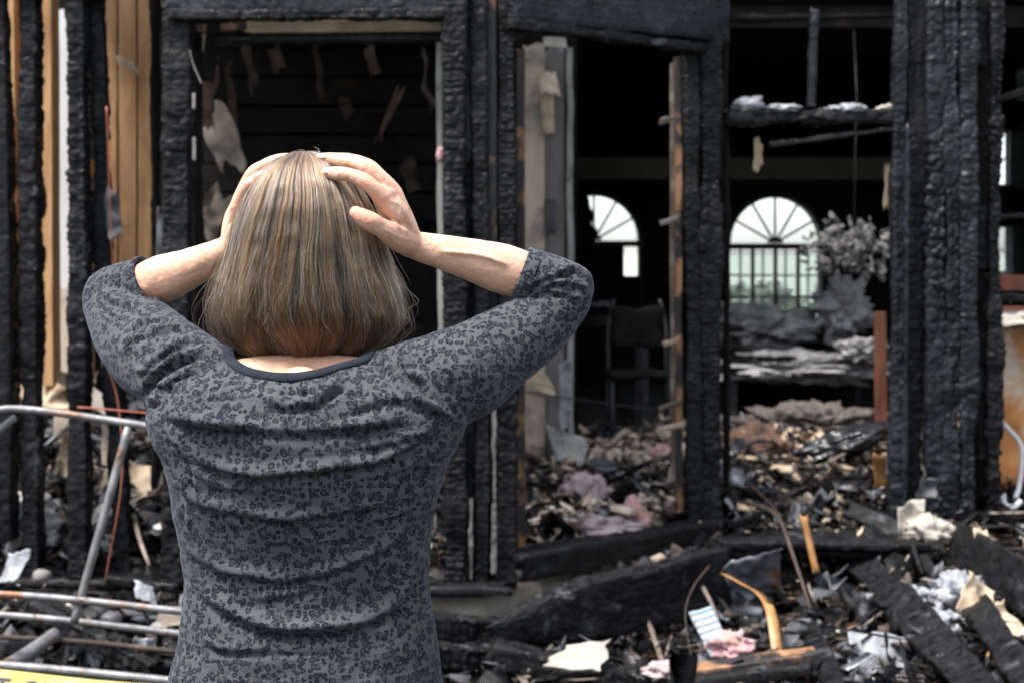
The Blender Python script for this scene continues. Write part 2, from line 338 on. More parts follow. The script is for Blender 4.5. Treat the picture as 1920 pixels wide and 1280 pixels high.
def char_geo(A, B, w_, d_, side=(1, 0, 0), res=.007, amp=.006, cell=(.024, .045), bend=.006, erode=.16, taper=None, rag=.02, seed=None):
    """alligator-charred timber: cracked pillows raised out of a rough bar"""
    s_ = seed or nseed()
    A, B = np.asarray(A, float), np.asarray(B, float); L = np.linalg.norm(B - A); t = (B - A) / L
    s = np.asarray(side, float); s = unit(s - t * s.dot(t)); n = np.cross(t, s)
    nl = max(6, int(L / res)); m = max(12, int(2 * (w_ + d_) / (res * 1.25)))
    per = 2 * (w_ + d_); k = (np.arange(m) + .5) / m * per
    x = np.empty(m); y = np.empty(m)
    for i, q in enumerate(k):
        if q < w_: x[i], y[i] = -w_ / 2 + q, -d_ / 2
        elif q < w_ + d_: x[i], y[i] = w_ / 2, -d_ / 2 + (q - w_)
        elif q < 2 * w_ + d_: x[i], y[i] = w_ / 2 - (q - w_ - d_), d_ / 2
        else: x[i], y[i] = -w_ / 2, d_ / 2 - (q - 2 * w_ - d_)
    e = 5
    nx = np.sign(x) * np.abs(x / (w_ / 2)) ** e; ny = np.sign(y) * np.abs(y / (d_ / 2)) ** e
    q = np.hypot(nx, ny); nx, ny = nx / q, ny / q
    lp = np.linspace(0, L, nl)
    S, K = np.meshgrid(lp, np.arange(m), indexing='ij')
    X, Y_ = x[K], y[K]; NX, NY = nx[K], ny[K]
    u = S / cell[0]; v = k[K] / cell[1]
    flat = np.stack([X.ravel() * 9, Y_.ravel() * 9, S.ravel() * 9], 1)
    warp = fbm(flat, s_, 2).reshape(S.shape)
    F1, F2, ID = worley((u + warp * .28).ravel(), (v + warp * .12).ravel(), s_, .55)
    pil = (np.clip((F2 - F1) * 2.2, 0, 1) ** .6 * (.5 + .5 * ID)).reshape(S.shape)
    G1, G2, IG = worley((u * .42 + warp * .35 + 7).ravel(), (v * .75 + warp * .2 + 3).ravel(), s_ + 40, .8)      # deeper, wider blocks in places
    pig = (np.clip((G2 - G1) * 3.2, 0, 1) ** .5 * (.35 + .65 * IG)).reshape(S.shape)
    mk = .8 * smooth(.0, .6, fbm(flat * .42 + 11, s_ + 50, 2)).reshape(S.shape)
    pil = pil * (1 - mk) * (.35 + .65 * pig) + mk * (pig * 1.35 + .15 * pil)
    big = fbm(np.stack([X.ravel() * 3, Y_.ravel() * 3, S.ravel() * 3.3], 1), s_ + 5, 3).reshape(S.shape)
    fine = fbm(flat * 9, s_ + 9, 2).reshape(S.shape)
    sc_ = 1.03 - erode * (.5 + .5 * np.clip(big, -1, 1)) * 1.0
    if taper is not None: sc_ = sc_ * np.interp(S / L, *taper)
    dd = amp * 1.2 * (pil - .75) * (1.05 + .5 * np.clip(big, -1, 1)) + amp * .25 * fine + amp * .85 * fbm(flat * .8 + 31, s_ + 21, 2).reshape(S.shape)
    cor = np.minimum(w_, d_) * .06 * (1 - np.maximum(np.abs(NX), np.abs(NY))) * 3.2
    X2 = X * sc_ + NX * (dd - cor); Y2 = Y_ * sc_ + NY * (dd - cor)
    bx = by = 0
    if bend:
        bx = bend * vnoise(np.stack([lp * 1.1, lp * 0, lp * 0], 1) + s_ * .37, s_)[:, None]
        by = bend * vnoise(np.stack([lp * 1.1, lp * 0, lp * 0], 1) + s_ * .91, s_ + 2)[:, None]
    X2 = X2 + bx; Y2 = Y2 + by
    V = A + S[..., None] * t + X2[..., None] * s + Y2[..., None] * n
    # ragged ends
    for ei, sg in ((0, -1), (nl - 1, 1)):
        V[ei] += t * sg * rag * (fbm(np.stack([x * 30, y * 30, x * 0 + ei], 1), s_ + 4, 2)[:, None])
    V = V.reshape(-1, 3)
    a = (np.arange(nl - 1)[:, None] * m + np.arange(m)[None]); b = (np.arange(nl - 1)[:, None] * m + (np.arange(m)[None] + 1) % m)
    F = np.stack([a, b, b + m, a + m], -1).reshape(-1, 4)
    c0 = V[:m].mean(0) + t * rag * .4; c1 = V[-m:].mean(0) - t * rag * .4
    V = np.vstack([V, c0, c1]); ca, cb = len(V) - 2, len(V) - 1
    j = np.arange(m); j2 = (j + 1) % m; o_ = (nl - 1) * m
    F = np.vstack([F, np.stack([np.full(m, ca), j2, j, np.full(m, ca)], 1)[:, :4], np.stack([np.full(m, cb), o_ + j, o_ + j2, np.full(m, cb)], 1)])
    return V, F, m

def char_obj(name, A, B, w_, d_, mt='char', parent=None, side=(1, 0, 0), **k):
    kw = {q: k.pop(q) for q in ('label', 'cat', 'group', 'kind') if q in k}
    V, F, m = char_geo(A, B, w_, d_, side, **k)
    quads = F[:-2 * m]; tris = [tuple(f[:3]) for f in F[-2 * m:]]
    # quads through the fast path, caps as triangles written as quads with a mid vertex
    extra = []; VV = [V]; nb = len(V)
    for f in tris:
        mid = (V[f[1]] + V[f[2]]) / 2; extra.append((f[0], f[1], nb, f[2])); VV.append(mid[None]); nb += 1
    V = np.vstack(VV); F = np.vstack([quads, np.array(extra)])
    return obj(name, V, F, M[mt] if isinstance(mt, str) else mt, parent, **kw)

def plain_bar(name, A, B, w_, d_, mt, parent=None, side=(1, 0, 0), n=14, wob=.002, **k):
    """sawn timber with slightly uneven edges"""
    A, B = np.asarray(A, float), np.asarray(B, float); s_ = nseed(); t = unit(B - A)
    s = np.asarray(side, float); s = unit(s - t * s.dot(t)); nn = np.cross(t, s); b = min(w_, d_) * .08
    prof = [(-w_/2 + b, -d_/2), (w_/2 - b, -d_/2), (w_/2, -d_/2 + b), (w_/2, d_/2 - b), (w_/2 - b, d_/2), (-w_/2 + b, d_/2), (-w_/2, d_/2 - b), (-w_/2, -d_/2 + b)]
    V = []
    for i in range(n + 1):
        c = A + (B - A) * i / n
        for x, y in prof:
            q = c + s * x + nn * y; V.append(q)
    V = np.array(V); V += wob * np.stack([vnoise(V * 14 + 5 * j, s_ + j) for j in range(3)], 1)
    F = [(i * 8 + j, i * 8 + (j + 1) % 8, (i + 1) * 8 + (j + 1) % 8, (i + 1) * 8 + j) for i in range(n) for j in range(8)]
    F += [tuple(range(7, -1, -1)), tuple(n * 8 + j for j in range(8))]
    return obj(name, V, F, M[mt], parent, smooth_=False, **k)

def sheet_geo(c, u, v, nu, nv, amp=.02, freq=6., curl=0., th=.002, ragged=.12, seed=None, rib=0.):
    """crumpled sheet with thickness: centre c, half-axes u and v"""
    s_ = seed or nseed(); c, u, v = map(lambda q: np.asarray(q, float), (c, u, v)); n = unit(np.cross(u, v))
    a = np.linspace(-1, 1, nu); b = np.linspace(-1, 1, nv); A_, B_ = np.meshgrid(a, b, indexing='ij')
    A_ = A_ + 0; e1 = fbm(np.stack([B_.ravel() * 1.7, A_.ravel() * 0 + s_, A_.ravel() * 0], 1), s_, 3).reshape(A_.shape)
    e2 = fbm(np.stack([A_.ravel() * 1.7, A_.ravel() * 0, A_.ravel() * 0 + s_], 1), s_ + 1, 3).reshape(A_.shape)
    A2 = A_ * (1 + ragged * e1); B2 = B_ * (1 + ragged * e2)
    P_ = c + A2[..., None] * u + B2[..., None] * v
    q = P_.reshape(-1, 3) * freq
    h = amp * (1 - 2 * np.abs(fbm(q, s_ + 2, 3))).reshape(A_.shape) + amp * .6 * fbm(q * .5, s_ + 6, 2).reshape(A_.shape)
    h = h + curl * (A_ ** 2 - .3) * np.linalg.norm(u) + rib * np.sin(B_ * 22)
    T = P_ + h[..., None] * n; Bm = T - th * n
    V = np.vstack([T.reshape(-1, 3), Bm.reshape(-1, 3)]); k = nu * nv; F = []
    for i in range(nu - 1):
        for j in range(nv - 1):
            p0 = i * nv + j
            F.append((p0, p0 + nv, p0 + nv + 1, p0 + 1)); F.append((k + p0, k + p0 + 1, k + p0 + nv + 1, k + p0 + nv))
    ring = [i * nv for i in range(nu)] + [(nu - 1) * nv + j for j in range(1, nv)] + [i * nv + nv - 1 for i in range(nu - 2, -1, -1)] + [j for j in range(nv - 2, 0, -1)]
    for i in range(len(ring)):
        p0, p1 = ring[i], ring[(i + 1) % len(ring)]; F.append((p1, p0, k + p0, k + p1))
    return V, F

def sheet(name, c, u, v, mt, parent=None, nu=14, nv=14, **k):
    kw = {q: k.pop(q) for q in ('label', 'cat', 'group', 'kind') if q in k}
    sm = k.pop('smooth_', True)
    V, F = sheet_geo(c, u, v, nu, nv, **k)
    return obj(name, V, F, M[mt], parent, smooth_=sm, **kw)

def fluff_geo(c, r, amp=.35, freq=5., nu=40, nv=26, seed=None, o=4):
    s_ = seed or nseed(); V, F = sphere((0, 0, 0), 1, nu, nv); r = np.ones(3) * np.asarray(r, float)
    d = fbm(V * freq * .5 + s_, s_, o); f2 = np.abs(fbm(V * freq * 1.7 + s_, s_ + 8, 3))
    V = V * (1 + amp * d + amp * .45 * f2)[:, None]
    V = V * r + np.asarray(c, float)
    return V, F

def fluff(name, c, r, mt, parent=None, **k):
    kw = {q: k.pop(q) for q in ('label', 'cat', 'group', 'kind') if q in k}
    V, F = fluff_geo(c, r, **k)
    return obj(name, V, F, M[mt], parent, **kw)

def pipe(name, pts, r, mt, parent=None, m=12, n=None, **k):
    p = spline(pts, n or max(2, 8 * (len(pts) - 1) + 1)) if len(pts) > 2 else np.array(pts, float)
    V, F = tube(p, r, m)
    return obj(name, V, F, M[mt], parent, **k)
# ================================================================ the setting: ground, floor
def wall_y(x):                                       # front wall line of the house: straight, a bay corner, straight again
    return np.interp(x, [-9, -.115, .78, 9], [5.12, 5.12, 5.95, 6.05])

def terrain(x, y):
    x = np.asarray(x, float); y = np.asarray(y, float)
    wy = wall_y(x)
    front = np.interp(y, [0, 3.4, 4.4, 5.2, 6.1], [0, 0, .09, .14, .20])
    right = smooth(.55, 1.0, x)
    slope = np.interp(y, [0, 3.6, 4.6, 6.2, 7.2, 30], [0, .0, .13, .36, .43, .43])
    out = front * (1 - right) + slope * right
    left = smooth(-.45, -.75, x)
    out = out + left * .10 * smooth(4.1, 5.0, y)
    inside = .37 + left * .33 * np.exp(-((y - 6.6) / .9) ** 2)
    ins = smooth(wy - .02, wy + .10, y)
    z = out * (1 - ins) + np.where(right > .5, np.maximum(slope, .30), inside) * ins
    q = np.stack([x.ravel() * 2.2, y.ravel() * 2.2, x.ravel() * 0], 1)
    bump_ = fbm(q, 3, 4).reshape(x.shape)
    def pit(cx, hw, y0, y1, d): return d * smooth(cx - hw - .06, cx - hw + .02, x) * smooth(cx + hw + .06, cx + hw - .02, x) * smooth(y0 - .05, y0 + .03, y) * smooth(y1 + .06, y1 - .02, y)
    z = z - pit(1.06, .25, 5.25, 5.62, .36) - pit(1.47, .12, 5.72, 5.9, .30)
    return z + bump_ * .035 * smooth(3.6, 4.6, y)

big = MB(); V = [( -150, -60, -.03), (150, -60, -.03), (150, 240, -.03), (-150, 240, -.03)]
gx = np.linspace(-4.5, 5.5, 260); gy = np.linspace(-2.5, 12.6, 330)
X, Y_ = np.meshgrid(gx, gy, indexing='ij'); Z = terrain(X, Y_)
V = np.stack([X.ravel(), Y_.ravel(), Z.ravel()], 1); nx_, ny_ = X.shape
i, j = np.meshgrid(np.arange(nx_ - 1), np.arange(ny_ - 1), indexing='ij'); a = (i * ny_ + j).ravel()
F = np.stack([a, a + ny_, a + ny_ + 1, a + 1], 1)
obj('rubble_ground', V, F, M['soil'], kind='structure', label='ash and soil covering the yard and the burnt floor')
M['grass'] = mat('far grass', [(.3, (.24, .28, .22)), (.7, (.40, .43, .36))], 3, rough=(.9, 1), bump=.3)
obj('ground', [(-150, -60, -.05), (150, -60, -.05), (150, 240, -.05), (-150, 240, -.05)], [(0, 1, 2, 3)], M['grass'], kind='structure')

# ================================================================ the burnt house
H = thing('burnt_house', (0.3, 6.2, 0), 'fire gutted house with charred studs, open bay and two arched rear windows behind the person', 'house')

# --- foundation and concrete footing
def foundation():
    xs = np.linspace(-3.2, .95, 90); V = []; F = []
    for k, x in enumerate(xs):
        yy = float(wall_y(x)) - .03
        for q, z in enumerate((-.04, .10, .20, .30)):
            V.append((x, yy - .01 * vnoise(np.array([[x * 6, z * 9, 1]]), 4)[0] * 1.5, z + (.012 * vnoise(np.array([[x * 5, 3, 1.]]), 9)[0] if q == 3 else 0)))
        V.append((x, yy + .22, .30))
    for k in range(len(xs) - 1):
        for q in range(4): a = k * 5 + q; F.append((a, a + 5, a + 6, a + 1))
    return V, F
V, F = foundation(); obj('foundation_wall', V, F, M['concrete'], H)

# --- front wall: every stud and beam its own part
# charred studs (photo columns at top and bottom, rows, distance)
def stud(x0, x1, yt, yb, Y0, w_, d_=.10, mt='char', Y1=None, name='charred_stud', cell=(.024, .045), **k):
    A = P(x1, yb, Y0 if Y1 is None else Y1); B = P(x0, yt, Y0)
    return char_obj(name, A, B, w_, d_, mt, H, cell=cell, **k)
stud(3, 16, -60, 1015, 5.12, .062, .10, res=.009, taper=([0, .55, 1], [1.1, 1.05, .62]))
stud(58, 62, -60, 1085, 5.14, .074, .10, res=.008, amp=.009)
stud(146, 152, -60, 1080, 5.12, .074, .10, res=.008, amp=.010, bend=.008)
stud(182, 196, -60, 560, 5.20, .068, .07, res=.008, amp=.010, bend=.012)
stud(196, 232, 520, 1090, 5.20, .066, .07, res=.008, amp=.010, bend=.01)
stud(334, 336, -60, 1090, 5.10, .108, .12, res=.007, amp=.011, cell=(.024, .044))
stud(372, 374, 60, 1085, 5.25, .024, .10, mt='soot', res=.014)
stud(292, 294, -60, 1080, 5.6, .03, .09, mt='soot', res=.016)
# corner cluster
stud(851, 854, -60, 1098, 5.06, .090, .10, res=.0055, amp=.010, cell=(.022, .042))
stud(901, 904, -60, 1098, 5.09, .062, .09, res=.007, amp=.009, cell=(.026, .034))
stud(948, 950, -60, 1092, 5.12, .076, .10, res=.0058, amp=.009, cell=(.020, .04))
stud(878, 882, 300, 1095, 5.12, .055, .07, res=.008, amp=.007)
stud(922, 926, 440, 1092, 5.14, .05, .06, mt='char_blue', res=.009, amp=.004)
plain_bar('bare_stud', P(880, 306, 5.10), P(879, -60, 5.10), .036, .05, 'scorched', H)
plain_bar('bare_stud', P(924, 470, 5.10), P(922, -60, 5.10), .030, .05, 'scorched', H)
char_obj('lath', P(884, 1090, 5.02), P(884, 930, 5.015), .018, .012, 'lath', H, res=.008, amp=.004, erode=.3)
char_obj('lath', P(926, 1080, 5.045), P(926, 640, 5.04), .022, .012, 'lath', H, res=.008, amp=.005, erode=.4)
plain_bar('door_trim', P(830, 900, 5.18), P(824, 82, 5.18), .022, .06, 'trim', H, wob=.004)
plain_bar('bare_stud', P(977, 1040, 5.30), P(976, 95, 5.30), .032, .08, 'scorched', H)
# bay right post (two trimmed studs and a bare edge)
stud(1296, 1300, 60, 1012, 5.93, .075, .11, res=.0065, amp=.009, mt='char', cell=(.020, .045), erode=.2)
stud(1330, 1331, -80, 1010, 5.94, .100, .12, res=.0062, amp=.011, cell=(.023, .045), erode=.2)
stud(1358, 1362, 10, 965, 6.05, .03, .08, mt='soot', res=.014)
plain_bar('bare_stud', P(1273, 960, 5.97), P(1270, 108, 5.97), .026, .08, 'scorched', H, wob=.004)
plain_bar('bare_stud', P(1262, 900, 6.0), P(1262, 120, 6.0), .020, .03, 'tan', H, wob=.005)
# headers
char_obj('header_beam', P(318, 2, 5.08), P(846, -4, 5.08), .125, .10, 'char_blue', H, side=(0, 0, 1), res=.007, amp=.006, cell=(.016, .03), rag=.004)
char_obj('header_beam', P(318, 32, 5.05), P(846, 30, 5.05), .040, .09, 'char', H, side=(0, 0, 1), res=.007, amp=.009, cell=(.026, .04), rag=.004)
char_obj('header_beam', P(952, -6, 5.10), P(1352, 38, 5.98), .20, .09, 'char_blue', H, side=(0, 0, 1), res=.007, amp=.004, cell=(.012, .03), rag=.004)
char_obj('header_beam', P(952, 46, 5.07), P(1320, 92, 5.93), .044, .08, 'char', H, side=(0, 0, 1), res=.007, amp=.008, cell=(.024, .04), rag=.004)
char_obj('header_beam', P(952, -70, 5.1), P(1352, -30, 5.98), .11, .09, 'char_blue', H, side=(0, 0, 1), res=.012, amp=.004)
char_obj('header_beam', P(300, -80, 5.08), P(846, -82, 5.08), .17, .10, 'char_blue', H, side=(0, 0, 1), res=.012, amp=.005)
char_obj('header_beam', P(1340, -70, 6.0), P(1960, -64, 6.0), .26, .10, 'char', H, side=(0, 0, 1), res=.014, amp=.006)
plain_bar('plate_board', P(470, 56, 5.22), P(850, 52, 5.22), .035, .12, 'board', H, side=(0, 0, 1))
char_obj('door_head', P(400, 78, 5.24), P(832, 74, 5.24), .032, .10, 'char_blue', H, side=(0, 0, 1), res=.009, amp=.004)
plain_bar('plate_board', P(372, 52, 5.45), P(460, 44, 5.5), .05, .05, 'scorched', H, side=(0, 0, 1))
plain_bar('plate_board', P(458, 48, 5.5), P(845, 46, 5.55), .05, .04, 'pine', H, side=(0, 0, 1))
plain_bar('brace', P(388, 150, 5.40), P(402, 40, 5.45), .05, .03, 'soot', H)
plain_bar('top_plate', P(-120, -60, 5.12), P(320, -60, 5.12), .2, .12, 'soot', H, side=(0, 0, 1))
# sills
char_obj('sill_plate', P(700, 1096, 5.02), P(950, 1100, 5.02), .040, .14, 'char', H, side=(0, 0, 1), res=.008, amp=.005)
char_obj('sill_plate', P(-90, 1086, 5.14), P(720, 1092, 5.12), .036, .14, 'char', H, side=(0, 0, 1), res=.010, amp=.006)
char_obj('sill_beam', P(955, 1062, 5.08), P(1345, 990, 5.92), .105, .13, 'char', H, side=(0, 0, 1), res=.007, amp=.004, cell=(.06, .02), erode=.22, rag=.03)
# transom over the right-hand opening
char_obj('transom', P(1362, 222, 5.98), P(1690, 218, 5.98), .056, .08, 'char', H, side=(0, 0, 1), res=.007, amp=.012, cell=(.05, .05), erode=.2)
char_obj('transom_stud', P(1520, 205, 5.98), P(1527, 20, 5.98), .036, .05, 'char_blue', H, res=.008, amp=.005)
char_obj('sagging_lath', P(1442, 272, 5.96), P(1694, 238, 5.94), .026, .02, 'char', H, side=(0, 0, 1), res=.008, amp=.005)
char_obj('transom', P(1362, 36, 6.02), P(1690, 30, 6.02), .03, .08, 'soot', H, side=(0, 0, 1), res=.014)
for k_, (fx, fy, fr) in enumerate(((1405, 196, (.055, .04, .028)), (1470, 204, (.06, .04, .014)), (1600, 204, (.05, .04, .02)), (1665, 205, (.045, .03, .016)), (1560, 206, (.04, .03, .012)))):
    fluff('ash_clump', P(fx, fy, 5.97), fr, 'ash' if k_ != 3 else 'paper', H, nu=24, nv=14, amp=.5)
# right-hand charred board cladding, board by board
for (x0, x1, yt, yb, Yd, wpx, mt, am) in ((1688, 1678, -60, 968, 5.95, 26, 'char_blue', .004), (1716, 1712, -60, 965, 5.98, 34, 'char', .004), (1751, 1750, -60, 968, 5.92, 36, 'char_blue', .005),
        (1783, 1782, -60, 968, 5.90, 30, 'char_blue', .005), (1815, 1812, -60, 972, 5.88, 32, 'char_blue', .006), (1868, 1862, -60, 975, 5.92, 26, 'char', .008)):
    stud(x0, x1, yt, yb, Yd, 1.22 * wpx / FPX * Yd, .07, mt=mt, res=.0068, amp=am * 1.9, cell=(.018, .045), name='charred_board', erode=.30, bend=.008)
stud(1700, 1697, 240, 960, 5.90, .022, .04, mt='char_blue', res=.009, name='charred_board')
for a_, b_ in ((-60, 128), (392, 506), (642, 860)):
    stud(1844, 1842, a_, b_, 5.95, .062, .05, mt='char', res=.009, name='charred_board', amp=.007)
stud(1848, 1846, -60, 975, 6.10, .12, .03, mt='soot', res=.02, name='backing_board')
char_obj('charred_rail', P(1862, 558, 6.0), P(2010, 562, 6.05), .034, .06, 'char', H, side=(0, 0, 1), res=.008, amp=.008)
char_obj('charred_rail', P(1862, 408, 6.1), P(2010, 402, 6.15), .030, .05, 'char', H, side=(0, 0, 1), res=.008, amp=.008)
plain_bar('sooty_brace', P(1860, 190, 6.3), P(1990, 150, 6.3), .03, .04, 'soot', H, side=(0, 0, 1))
# --- left bay, behind the studs
for x0, x1, w_ in ((22, 30, 24), (90, 94, 28)):
    plain_bar('bare_stud', P(x1, 720, 5.5), P(x0, -60, 5.5), w_ / FPX * 5.5, .09, 'pine', H)
for px_, wpx in ((206, 30), (240, 34), (272, 26)):
    plain_bar('sheathing_board', P(px_, 500, 5.75), P(px_, -60, 5.75), (wpx - 2) / FPX * 5.75, .02, 'pine', H, wob=.003)
plain_bar('sheathing_board', P(206, 900, 5.8), P(206, 505, 5.8), .06, .02, 'board', H)
plain_bar('bare_stud', P(168, 800, 5.62), P(166, 300, 5.62), .026, .06, 'pine', H)
obj('plaster_panel', *box(*sorted((P(78, 0, 6.2)[0], P(150, 0, 6.2)[0])), 6.2, 6.22, P(0, 720, 6.2)[2], P(0, 18, 6.2)[2]), M['white_panel'], H, smooth_=False)
plain_bar('bare_stud', P(118, 860, 6.1), P(118, 540, 6.1), .07, .03, 'board', H)
# --- interior shell
def wall(name, x0, x1, y0, y1, z0, z1, mt='soot', **k): return obj(name, *box(x0, x1, y0, y1, z0, z1), M[mt], H, smooth_=False, **k)
XR = 4.2
wall('ceiling', -1.95, -.12, 5.3, 8.5, 3.02, 3.08)
wall('ceiling', -3.2, XR, 8.5, 12.4, 3.02, 3.08)            # burnt away in front of this line and over the left bay
wall('roof_deck', -3.4, XR + .2, 8.55, 12.6, 3.12, 3.2)
wall('roof_deck', -2.0, -.1, 5.0, 8.55, 3.12, 3.2)
wall('side_wall', -3.2, -3.1, 5.2, 12.1, -.03, 3.02)
wall('side_wall', XR, XR + .1, 6.1, 12.1, -.03, 3.02)
xp = P(1068, 0, 8.4)[0]
wall('partition_wall', -3.1, xp, 8.4, 8.5, .3, 3.02)
wall('partition_wall', xp - .03, xp + .05, 8.5, 12.0, .3, 3.02)
# smoked boards of the ceiling of the left room, seen from below through the doorway
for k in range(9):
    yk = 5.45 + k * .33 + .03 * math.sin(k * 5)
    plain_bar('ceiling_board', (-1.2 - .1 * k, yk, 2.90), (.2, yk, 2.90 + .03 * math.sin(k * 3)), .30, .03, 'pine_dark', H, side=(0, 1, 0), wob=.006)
for k in range(6):
    zk = 2.62 - k * .17
    plain_bar('wall_board', (-1.9, 8.33, zk), (.25, 8.33, zk), .155, .03, 'soot', H, side=(0, 0, 1), wob=.006)
# panel beside the bay with peeled paper, and its pale corner bead
yb_ = 7.1
sheet('wall_panel', (P(1001, 465, yb_) + P(1001, 470, yb_)) / 2, (.055, 0, 0), (0, 0, -1.02), 'board', H, nu=6, nv=30, amp=.004, ragged=.02, th=.012)
sheet('wall_panel', P(1038, 470, yb_ + .02), (.055, 0, 0), (0, 0, -1.03), 'grey_board', H, nu=6, nv=30, amp=.004, ragged=.03, th=.012)
plain_bar('corner_bead', P(1070, 830, yb_ - .02), P(1068, 90, yb_ - .02), .030, .03, 'trim', H, wob=.006)
wall('panel_backing', P(980, 0, 7.2)[0], P(1070, 0, 7.2)[0], 7.18, 7.24, .3, 2.95, 'soot')
sheet('peeled_paper', P(1028, 160, yb_ - .07), (.045, 0, .0), (.012, -.02, -.055), 'cardboard', H, amp=.02, curl=.3, label='curled paper flap high on the wall panel')
sheet('peeled_paper', P(1027, 215, yb_ - .05), (.032, 0, .0), (.005, 0, -.10), 'cardboard', H, amp=.015, curl=.2)
sheet('peeled_paper', P(994, 100, yb_ - .07), (.032, 0, .01), (0, -.01, -.025), 'paper', H, amp=.012)
sheet('peeled_paper', P(1040, 78, yb_ - .2), (.06, 0, -.005), (0, -.01, -.025), 'paper', H, amp=.012)
sheet('peeled_paper', P(1000, 715, yb_ - .15), (.085, -.02, -.02), (.02, -.01, -.05), 'cardboard', H, amp=.03, curl=.3)
sheet('peeled_paper', P(1032, 405, yb_ - .02), (.025, 0, 0), (0, 0, -.09), 'greybit', H, amp=.008)
sheet('peeled_paper', P(1060, 740, yb_ - .1), (.03, 0, .02), (0, 0, -.16), 'ash', H, amp=.02)
# shreds inside the left doorway
sheet('hanging_shred', P(418, 262, 6.5), (.06, .01, .03), (.05, 0, -.13), 'board', H, amp=.03, curl=.3, ragged=.35)
sheet('hanging_shred', P(400, 400, 6.6), (.07, .0, .0), (-.01, 0, -.10), 'tan', H, amp=.04, ragged=.4)
sheet('hanging_shred', P(388, 185, 6.3), (.04, .0, .0), (.0, 0, -.12), 'sack', H, amp=.03, ragged=.4)
sheet('hanging_shred', P(368, 80, 5.5), (.05, .0, .01), (.02, 0, -.06), 'paper', H, amp=.04, ragged=.4)
sheet('hanging_shred', P(730, 215, 7.5), (.02, .0, .0), (-.06, 0, -.14), 'sack', H, amp=.02, ragged=.4)
sheet('hanging_shred', P(1422, 290, 6.1), (.018, .0, .0), (.0, 0, -.06), 'cardboard', H, amp=.02, ragged=.3)
sheet('hanging_shred', P(1664, 350, 6.0), (.012, .0, .0), (.0, 0, -.085), 'cardboard', H, amp=.02, ragged=.3)
sheet('hanging_shred', P(208, 400, 5.1), (.022, .0, .0), (.01, 0, -.10), 'greybit', H, amp=.03, ragged=.3)
sheet('hanging_shred', P(236, 120, 5.6), (.045, 0, -.02), (.015, 0, -.025), 'cardboard', H, amp=.015)
sheet('hanging_shred', P(298, 450, 5.08), (.012, .0, .0), (.0, 0, -.10), 'greybit', H, amp=.015, ragged=.3)
sheet('hanging_shred', P(363, 190, 5.04), (.005, .0, .0), (.0, 0, -.03), 'grey_board', H, amp=.005)
sheet('hanging_shred', P(364, 280, 5.04), (.005, .0, .0), (.0, 0, -.04), 'grey_board', H, amp=.005)
for px_, py_, q, mt in ((1256, 415, .04, 'paper'), (1258, 640, .035, 'cardboard'), (1258, 760, .05, 'tan'), (1262, 800, .05, 'cardboard'), (1250, 225, .03, 'tan')):
    sheet('splinter_flake', P(px_, py_, 5.9), (q, 0, q * .3), (.0, .005, -.012), mt, H, nu=8, nv=5, amp=.01)
for k_, (a, b, c, d, e) in enumerate(((470, 120, .03, .09, 6.4), (520, 108, .05, .05, 7.0), (600, 130, .02, .12, 7.6), (650, 200, .05, .04, 8.0), (560, 330, .06, .05, 8.1), (770, 330, .07, .06, 8.0), (440, 200, .03, .14, 6.8), (800, 150, .02, .10, 6.2), (700, 110, .04, .06, 6.6))):
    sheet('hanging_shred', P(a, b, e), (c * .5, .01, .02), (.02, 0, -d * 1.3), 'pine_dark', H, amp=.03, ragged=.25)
for k_ in range(4): plain_bar('ceiling_joist', (-1.15 - .0 * k_, 5.6 + k_ * .75, 2.80), (.0, 5.7 + k_ * .75, 2.84), .09, .04, 'pine_dark', H, side=(0, 0, 1), wob=.01)
# drywall band, beam across the deep room
wall('ceiling_band', P(1080, 0, 9)[0], P(1700, 0, 9)[0], 9.0, 9.1, P(0, 336, 9)[2], P(0, 296, 9)[2], 'band')  if 'band' in M else None
M['band'] = mat('smoked plaster band', [(.3, (.010, .009, .0065)), (.7, (.022, .020, .015))], 3, rough=(.9, 1), bump=.2, spec=.05)
wall('ceiling_band', P(1080, 0, 9)[0], P(1700, 0, 9)[0], 9.0, 9.1, P(0, 336, 9)[2], P(0, 296, 9)[2], 'band')
for k in range(5):
    plain_bar('roof_joist', (P(1080, 0, 7)[0], 6.6 + k * 1.0, 2.93), (3.9, 6.6 + k * 1.0, 2.93), .14, .05, 'soot', H, side=(0, 0, 1))

# --- rear wall with its openings
YB = 12.0; ZB0, ZB1 = .2, 3.02
def rear_wall(opens, x0, x1):
    """opens: (xl, xr, zbottom, zspring, arched)"""
    V, F = [], []
    def q(a, b, c, d):
        V.extend([(a, YB, c), (b, YB, c), (b, YB, d), (a, YB, d)]); n = len(V); F.append((n - 4, n - 3, n - 2, n - 1))
    cur = x0
    for (xl, xr, zb, zs, arch) in opens:
        q(cur, xl, ZB0, ZB1); q(xl, xr, ZB0, zb)
        if not arch: q(xl, xr, zs, ZB1)
        else:
            r = (xr - xl) / 2; cx = (xl + xr) / 2; n = 24
            for k in range(n):
                a0, a1 = math.pi * (1 - k / n), math.pi * (1 - (k + 1) / n)
                p = [(cx + r * math.cos(a0), YB, zs + r * math.sin(a0)), (cx + r * math.cos(a1), YB, zs + r * math.sin(a1)), (cx + r * math.cos(a1), YB, ZB1), (cx + r * math.cos(a0), YB, ZB1)]
                V.extend(p); m_ = len(V); F.append((m_ - 4, m_ - 3, m_ - 2, m_ - 1))
        cur = xr
    q(cur, x1, ZB0, ZB1)
    V2 = V + [(a, YB + .12, c) for a, b, c in V]; n = len(V)
    F2 = F + [tuple(n + i_ for i_ in reversed(f)) for f in F]
    # reveals
    for f in F:
        for k in range(4): F2.append((f[(k + 1) % 4], f[k], n + f[k], n + f[(k + 1) % 4]))
    return V2, F2
def px(x, Y=YB): return P(x, 0, Y)[0]
